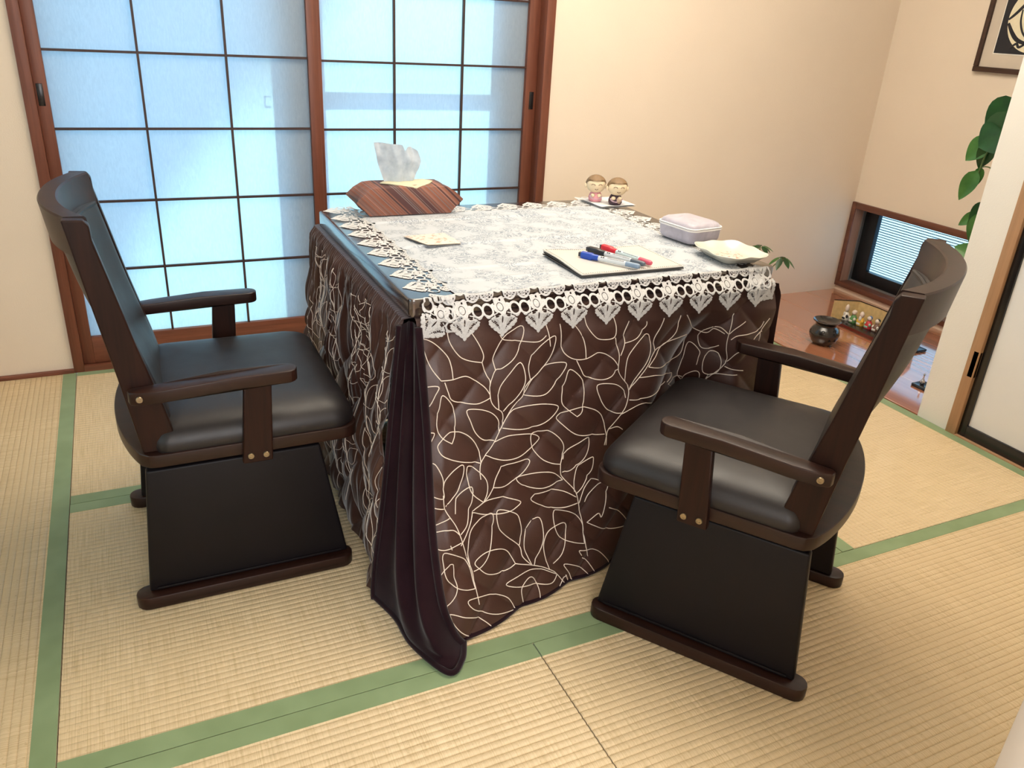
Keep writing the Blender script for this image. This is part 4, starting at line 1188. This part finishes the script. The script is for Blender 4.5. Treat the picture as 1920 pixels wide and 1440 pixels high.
# lucky-god figures in front of a gilt folding screen
plain('gilt_screen', (.62, .46, .22), .45, .12, 60); plain('tray_lacquer', (.014, .011, .011), .2); plain('tray_red', (.10, .012, .010), .25)
tr_ = empty('display_tray', (3.155, -.60, 0), label='black lacquer tray with a gilt folding screen holding tiny figurines in the alcove', cat='tray')
MB().box((-.067, -.215, .0), (.060, .215, .010)).build('tray_base', MATS['tray_lacquer'], tr_, bevel=.0015)
MB().box((-.069, -.217, .0), (-.0655, .217, .0135)).build('tray_lip', MATS['tray_red'], tr_, bevel=.001)
segs = [(-.060, .214), (.045, .165), (.052, .055), (.045, -.055), (.052, -.165), (-.058, -.214)]
for (xa, ya), (xb, yb) in zip(segs, segs[1:]):
    d = Vector((xb-xa, yb-ya, 0)); nrm = Vector((-d.y, d.x, 0)).normalized()*.0025
    p = MB().add([(xa, ya, .010), (xb, yb, .010), (xb+nrm.x, yb+nrm.y, .010), (xa+nrm.x, ya+nrm.y, .010), (xa, ya, .100), (xb, yb, .100), (xb+nrm.x, yb+nrm.y, .100), (xa+nrm.x, ya+nrm.y, .100)],
             [(0, 3, 2, 1), (4, 5, 6, 7), (0, 1, 5, 4), (1, 2, 6, 5), (2, 3, 7, 6), (3, 0, 4, 7)]).build('screen_panel', MATS['gilt_screen'], tr_)
    MB().tube([(xa, ya, .101), (xb, yb, .101)], .0022, 5).build('screen_edging', MATS['tray_lacquer'], p)
for nm, c in (('fig_pale', (.72, .62, .56)), ('fig_green', (.10, .26, .09)), ('fig_yellow', (.70, .42, .06)), ('fig_red', (.55, .04, .05)), ('fig_brown', (.16, .08, .06)), ('fig_mint', (.30, .52, .42)), ('fig_white', (.75, .72, .68)), ('fig_black', (.02, .02, .025)), ('fig_blue', (.08, .16, .36))): plain(nm, c, .4)
figs = [('fig_white', 'fig_black', 'fig_pale', 'tall pale bald head and white robe', 1.75, .8), ('fig_green', 'fig_white', 'fig_pale', 'green robe', 1.05, 1), ('fig_yellow', 'fig_white', 'fig_white', 'yellow robe and long white beard', 1.35, 1),
        ('fig_red', 'fig_mint', 'fig_blue', 'red robe over a mint skirt', 1.0, 1), ('fig_brown', 'fig_white', 'fig_black', 'dark brown robe', 1.0, 1), ('fig_mint', 'fig_pale', 'fig_pale', 'mint robe', 1.0, 1)]
for k, (rb, tr2, hd, ds, el, sc) in enumerate(figs):
    r = empty('robed_figurine', (3.160+.003*k, -.413-.0415*k, .010), -PI/2-.1, label='tiny robed figurine with %s on the lacquer tray' % ds, cat='figurine', group='figurines in front of the gilt screen')
    # front faces local -Y ; tray faces -X
    r.rotation_euler = (0, 0, -PI/2)
    MB().lathe([(.001, 0), (.0175, .0), (.0185, .006), (.0165, .016), (.0125, .027), (.008, .034), (.004, .036)], 18).build('robe', MATS[rb], r)
    MB().ball((0, -.002, .034+.011*el), .0105, .0105, .0115*el, 14, 10).build('head', MATS['fig_pale'], r)
    for s in (-1, 1): MB().ball((s*.0125, -.008, .018), .0062, .006, .0085, 10, 8).build('sleeve', MATS[tr2 if k != 2 else 'fig_yellow'], r)
    if k == 0: MB().ball((0, -.013, .030), .006, .004, .008, 10, 8).build('beard', MATS['fig_white'], r)
    elif k == 2: MB().ball((0, -.010, .030), .0075, .006, .014, 10, 8).build('beard', MATS['fig_white'], r)
    else: MB().ball((0, .001, .034+.014*el), .0108, .0108, .0095, 12, 8).build('cap', MATS[hd if hd != 'fig_pale' else 'fig_pale'], r)
    MB().box((-.010, -.0185, .004), (.010, -.0150, .013)).build('robe_front', MATS[tr2], r, bevel=.0015)
# small tray with two ornaments beyond the partition
plain('silver', (.70, .70, .72), .25, Metallic=1.0); plain('gold', (.75, .50, .18), .25, Metallic=1.0)
o = MB().prism(rrect(-.035, .035, -.06, .06, .010), lambda a, b, h: (a, b, h), 0, .009).build('ornament_stand', MATS['tray_lacquer'], None, bevel=.002)
o.location = (2.880, -1.105, -.001); tag(o, 'small black stand at the foot of the white partition wall', 'stand')
o = MB().lathe([(.006, 0), (.009, .003), (.0095, .009), (.006, .016), (.0028, .020), (.0025, .034), (.0045, .038), (.003, .042), (.0004, .043)], 18).build('bird_ornament', MATS['silver'], None); o.location = (2.880, -1.068, .008)
tag(o, 'slim silver ornament on the small black stand', 'ornament')
o = MB().lathe([(.004, 0), (.009, .002), (.012, .009), (.009, .017), (.003, .021), (.0005, .022)], 18).build('bead_ornament', MATS['gold'], None); o.location = (2.880, -1.110, .008)
tag(o, 'rounded gold ornament beside the silver one on the small black stand', 'ornament')
# framed print on the alcove wall
wood('frame_wood', (.030, .012, .008), (.060, .026, .016), .35, axis=1)
plain('mount_card', (.60, .52, .43), .8, .02, 30); plain('print_black', (.010, .010, .016), .6); plain('print_cream', (.78, .71, .52), .7, .05, 60); plain('print_grey', (.22, .19, .19), .7); plain('mount_bevel', (.85, .82, .76), .7)
pf = empty('framed_print', (XB, -.78, 1.092), label='framed black print of a pale disc with dark arcs on the alcove wall', cat='picture')
X0 = -.020; PW, PH = .322, .62
for (ya, yb, za, zb) in ((-PW, PW, 0, .020), (-PW, PW, PH-.02, PH), (PW-.020, PW, .02, PH-.02), (-PW, -PW+.020, .02, PH-.02)):
    e = MB().box((X0, ya, za), (-.001, yb, zb)).build('frame_bar', MATS['frame_wood'], pf, bevel=.003)
MB().box((-.009, -PW+.02, .02), (-.002, PW-.02, PH-.02)).build('mount', MATS['mount_card'], pf)
MB().box((-.0095, -PW+.066, .070), (-.0088, PW-.066, PH-.07)).build('mount_bevel', MATS['mount_bevel'], pf)
MB().box((-.0105, -PW+.070, .074), (-.0094, PW-.070, PH-.074)).build('print_sheet', MATS['print_black'], pf)
cyd, czd, rd_ = .102, .205, .125
dsc = [(cyd+rd_*math.cos(2*PI*k/64), czd+rd_*math.sin(2*PI*k/64)) for k in range(64)]
MB().prism(dsc, lambda a, b, h: (h, a, b), -.0112, -.0104).build('pale_disc', MATS['print_cream'], pf)
stk = MB()
def stroke(P, w):
    c = catmull([(a, b, 0) for a, b in P], 6); V = []; 
    for i, p in enumerate(c):
        t = (c[min(i+1, len(c)-1)]-c[max(i-1, 0)]).normalized(); n_ = Vector((-t.y, t.x, 0))
        ww = w*(.6+.4*math.sin(PI*i/(len(c)-1)))
        for s in (-1, 1):
            for x in (-.0119, -.0111): V.append((x, p.x+n_.x*ww*s, p.y+n_.y*ww*s))
    F = []
    for i in range(len(c)-1):
        a = i*4; F += [(a, a+2, a+6, a+4), (a+1, a+5, a+7, a+3), (a, a+4, a+5, a+1), (a+2, a+3, a+7, a+6)]
    stk.add(V, F)
stroke([(.226, .198), (.20, .222), (.16, .268), (.14, .285)], .006); stroke([(.222, .185), (.195, .150), (.165, .125), (.12, .112)], .008)
stroke([(.178, .235), (.172, .19), (.150, .150), (.12, .128)], .004); stroke([(.150, .262), (.140, .200), (.125, .150)], .006); stroke([(.19, .093), (.165, .112), (.15, .100), (.12, .12)], .005)
stroke([(.14, .285), (.10, .30), (.05, .27), (.02, .20)], .006); stroke([(.10, .28), (.09, .21), (.06, .15), (.03, .12)], .005)
stk.build('brush_strokes', MATS['print_black'], pf)
# ---- plants
def leafmat(name, a, b):
    t = NT(name); v = t.coord(); c = t.ramp(t.noise(v, 18, 3), [(.3, a), (.7, b)])
    t.done(t.bsdf(c, .32, t.bump(t.noise(v, 60, 2), .15, .002), Specular_IOR_Level=.5))
leafmat('leaf_dark', (.008, .040, .010), (.020, .085, .020)); leafmat('leaf_mid', (.030, .110, .022), (.075, .20, .045)); leafmat('stem_green', (.07, .12, .03), (.12, .18, .06)); plain('pot_terracotta', (.28, .14, .08), .7, .1, 30); plain('pot_white', (.75, .74, .72), .35); plain('soil', (.03, .02, .014), .95)
def blade(mb, base, tip, width, up, cup=.25, curl=.0, heart=True, n=9):
    base, tip, up = Vector(base), Vector(tip), Vector(up); d = tip-base; L = d.length; d.normalize()
    side = d.cross(up).normalized(); nrm = side.cross(d).normalized()
    rows = []
    for i in range(n+1):
        t = i/n
        w = width*.5*((math.sin(PI*min(1, t**.62))**.8) if heart else math.sin(PI*t**.8)**.9)
        if i == n: w = width*.004
        back = -.10*L*(1-t)**6 if heart else 0
        row = []
        for k in range(-3, 4):
            s = k/3
            p = base+d*(L*t+(back*abs(s)))+side*w*s+nrm*(cup*w*(abs(s)**1.4)-curl*L*t*t)
            row.append(p)
        rows.append(row)
    V = [p for r in rows for p in r]; F = []
    for i in range(n):
        for k in range(6): F.append((i*7+k, i*7+k+1, (i+1)*7+k+1, (i+1)*7+k))
    m = len(V); V2 = [p-nrm*.0006 for p in V]
    mb.add(V+V2, F+[tuple(m+q for q in f[::-1]) for f in F])
pl_ = empty('trailing_pothos', (2.90, -1.13, 0), label='trailing pothos with glossy heart-shaped leaves hanging beside the white partition wall', cat='plant')
def PT(y, z, x=2.90): return Vector((x-2.90, y+1.13, z))
leaves = [ # base(y,z), tip(y,z), width, x offset base, x offset tip
    ((-1.115, 1.020), (-1.035, .900), .150, .00, -.02, 'leaf_dark'), ((-1.095, .930), (-1.040, .878), .115, -.03, -.05, 'leaf_dark'), ((-1.100, .99), (-1.085, .87), .13, .0, -.02, 'leaf_dark'),
    ((-1.030, .900), (-.978, .822), .075, .01, -.01, 'leaf_mid'), ((-1.050, .890), (-1.020, .800), .060, .00, .01, 'leaf_dark'),
    ((-1.036, .806), (-1.036, .748), .032, .00, .01, 'leaf_mid'), ((-1.032, .790), (-1.002, .690), .056, -.01, -.02, 'leaf_mid'),
    ((-1.108, .690), (-1.062, .625), .070, .00, -.02, 'leaf_dark'), ((-1.070, .655), (-1.020, .605), .040, .00, -.01, 'leaf_mid'), ((-1.085, .660), (-1.078, .548), .060, .0, .0, 'leaf_mid'),
    ((-1.110, .660), (-1.095, .560), .075, -.01, -.02, 'leaf_mid'), ((-1.125, .625), (-1.105, .53), .06, .01, .02, 'leaf_dark'), ((-1.130, .520), (-1.035, .535), .070, .00, -.02, 'leaf_mid'), ((-1.12, .545), (-1.10, .46), .06, .02, .03, 'leaf_dark'),
    ((-1.15, 1.06), (-1.17, .95), .13, .04, .03, 'leaf_dark'), ((-1.15, .80), (-1.13, .71), .09, .03, .05, 'leaf_dark')]
for (by, bz), (ty, tz), w, xb, xt, mt in leaves:
    mb = MB(); blade(mb, PT(by, bz, 2.90+xb), PT(ty, tz, 2.90+xt), w, Vector((-1, -.45, .35)), .18, .06); mb.build('leaf', MATS[mt], pl_, smooth=60)
vine = catmull([PT(-1.13, 1.25), PT(-1.115, 1.05), PT(-1.09, .93), PT(-1.045, .86), PT(-1.036, .80), PT(-1.032, .77)], 8)
MB().tube(vine, .0028, 6).build('stem', MATS['stem_green'], pl_)
MB().tube(catmull([PT(-1.15, 1.25), PT(-1.16, 1.0), PT(-1.15, .82), PT(-1.12, .70), PT(-1.105, .60), PT(-1.12, .50)], 8), .0028, 6).build('stem', MATS['stem_green'], pl_)
MB().tube(catmull([PT(-1.036, .806), PT(-1.050, .814), PT(-1.075, .812), PT(-1.10, .79)], 6), .002, 5).build('stem', MATS['stem_green'], pl_)
MB().lathe([(.001, 1.20), (.055, 1.20), (.060, 1.21), (.075, 1.31), (.078, 1.315), (.072, 1.315), (.068, 1.30), (.001, 1.295)], 28, (.0, -.02, 0)).build('hanging_pot', MATS['pot_white'], pl_, smooth=50)
for a in (0, 2.1, 4.2): MB().tube([(.076*math.cos(a), -.02+.076*math.sin(a), 1.31), (0, -.02, 1.75), (0, -.02, H)], .0012, 4).build('hanger', MATS['pot_white'], pl_)
# umbrella plant behind the table corner
up_ = empty('umbrella_plant', (2.80, -.17, 0), label='small umbrella plant with dark drooping leaflets behind the right corner of the table', cat='plant')
MB().lathe([(.001, 0), (.042, 0), (.045, .003), (.056, .075), (.058, .078), (.058, .086), (.052, .086), (.050, .076), (.001, .074)], 28).build('pot', MATS['pot_terracotta'], up_, smooth=50)
MB().lathe([(.050, 0), (.001, .004)], 20, (0, 0, .074)).build('soil', MATS['soil'], up_)
def whorl(c, R, n, droop, seed, top=(0, 0, 0)):
    rn = random.Random(seed); c = Vector(c)
    MB().tube(catmull([Vector((0, 0, .075)), Vector((c.x*.3, c.y*.3, c.z*.6)), c], 8), .0022, 5).build('stem', MATS['stem_green'], up_)
    for k in range(n):
        a = 2*PI*k/n+rn.uniform(-.2, .2); dn = droop*rn.uniform(.6, 1.3)
        b = c+Vector((math.cos(a), math.sin(a), 0))*R*.18; t = c+Vector((math.cos(a), math.sin(a), 0))*R-Vector((0, 0, dn))
        mb = MB(); blade(mb, b, t, R*.42, (0, 0, 1), .15, .12, False, 7); mb.build('leaflet', MATS['leaf_dark' if k % 3 else 'leaf_mid'], up_, smooth=60)
whorl((-.010, -.008, .318), .062, 7, .026, 1); whorl((.030, -.115, .290), .064, 7, .042, 2)
whorl((-.06, .02, .20), .05, 6, .03, 3)
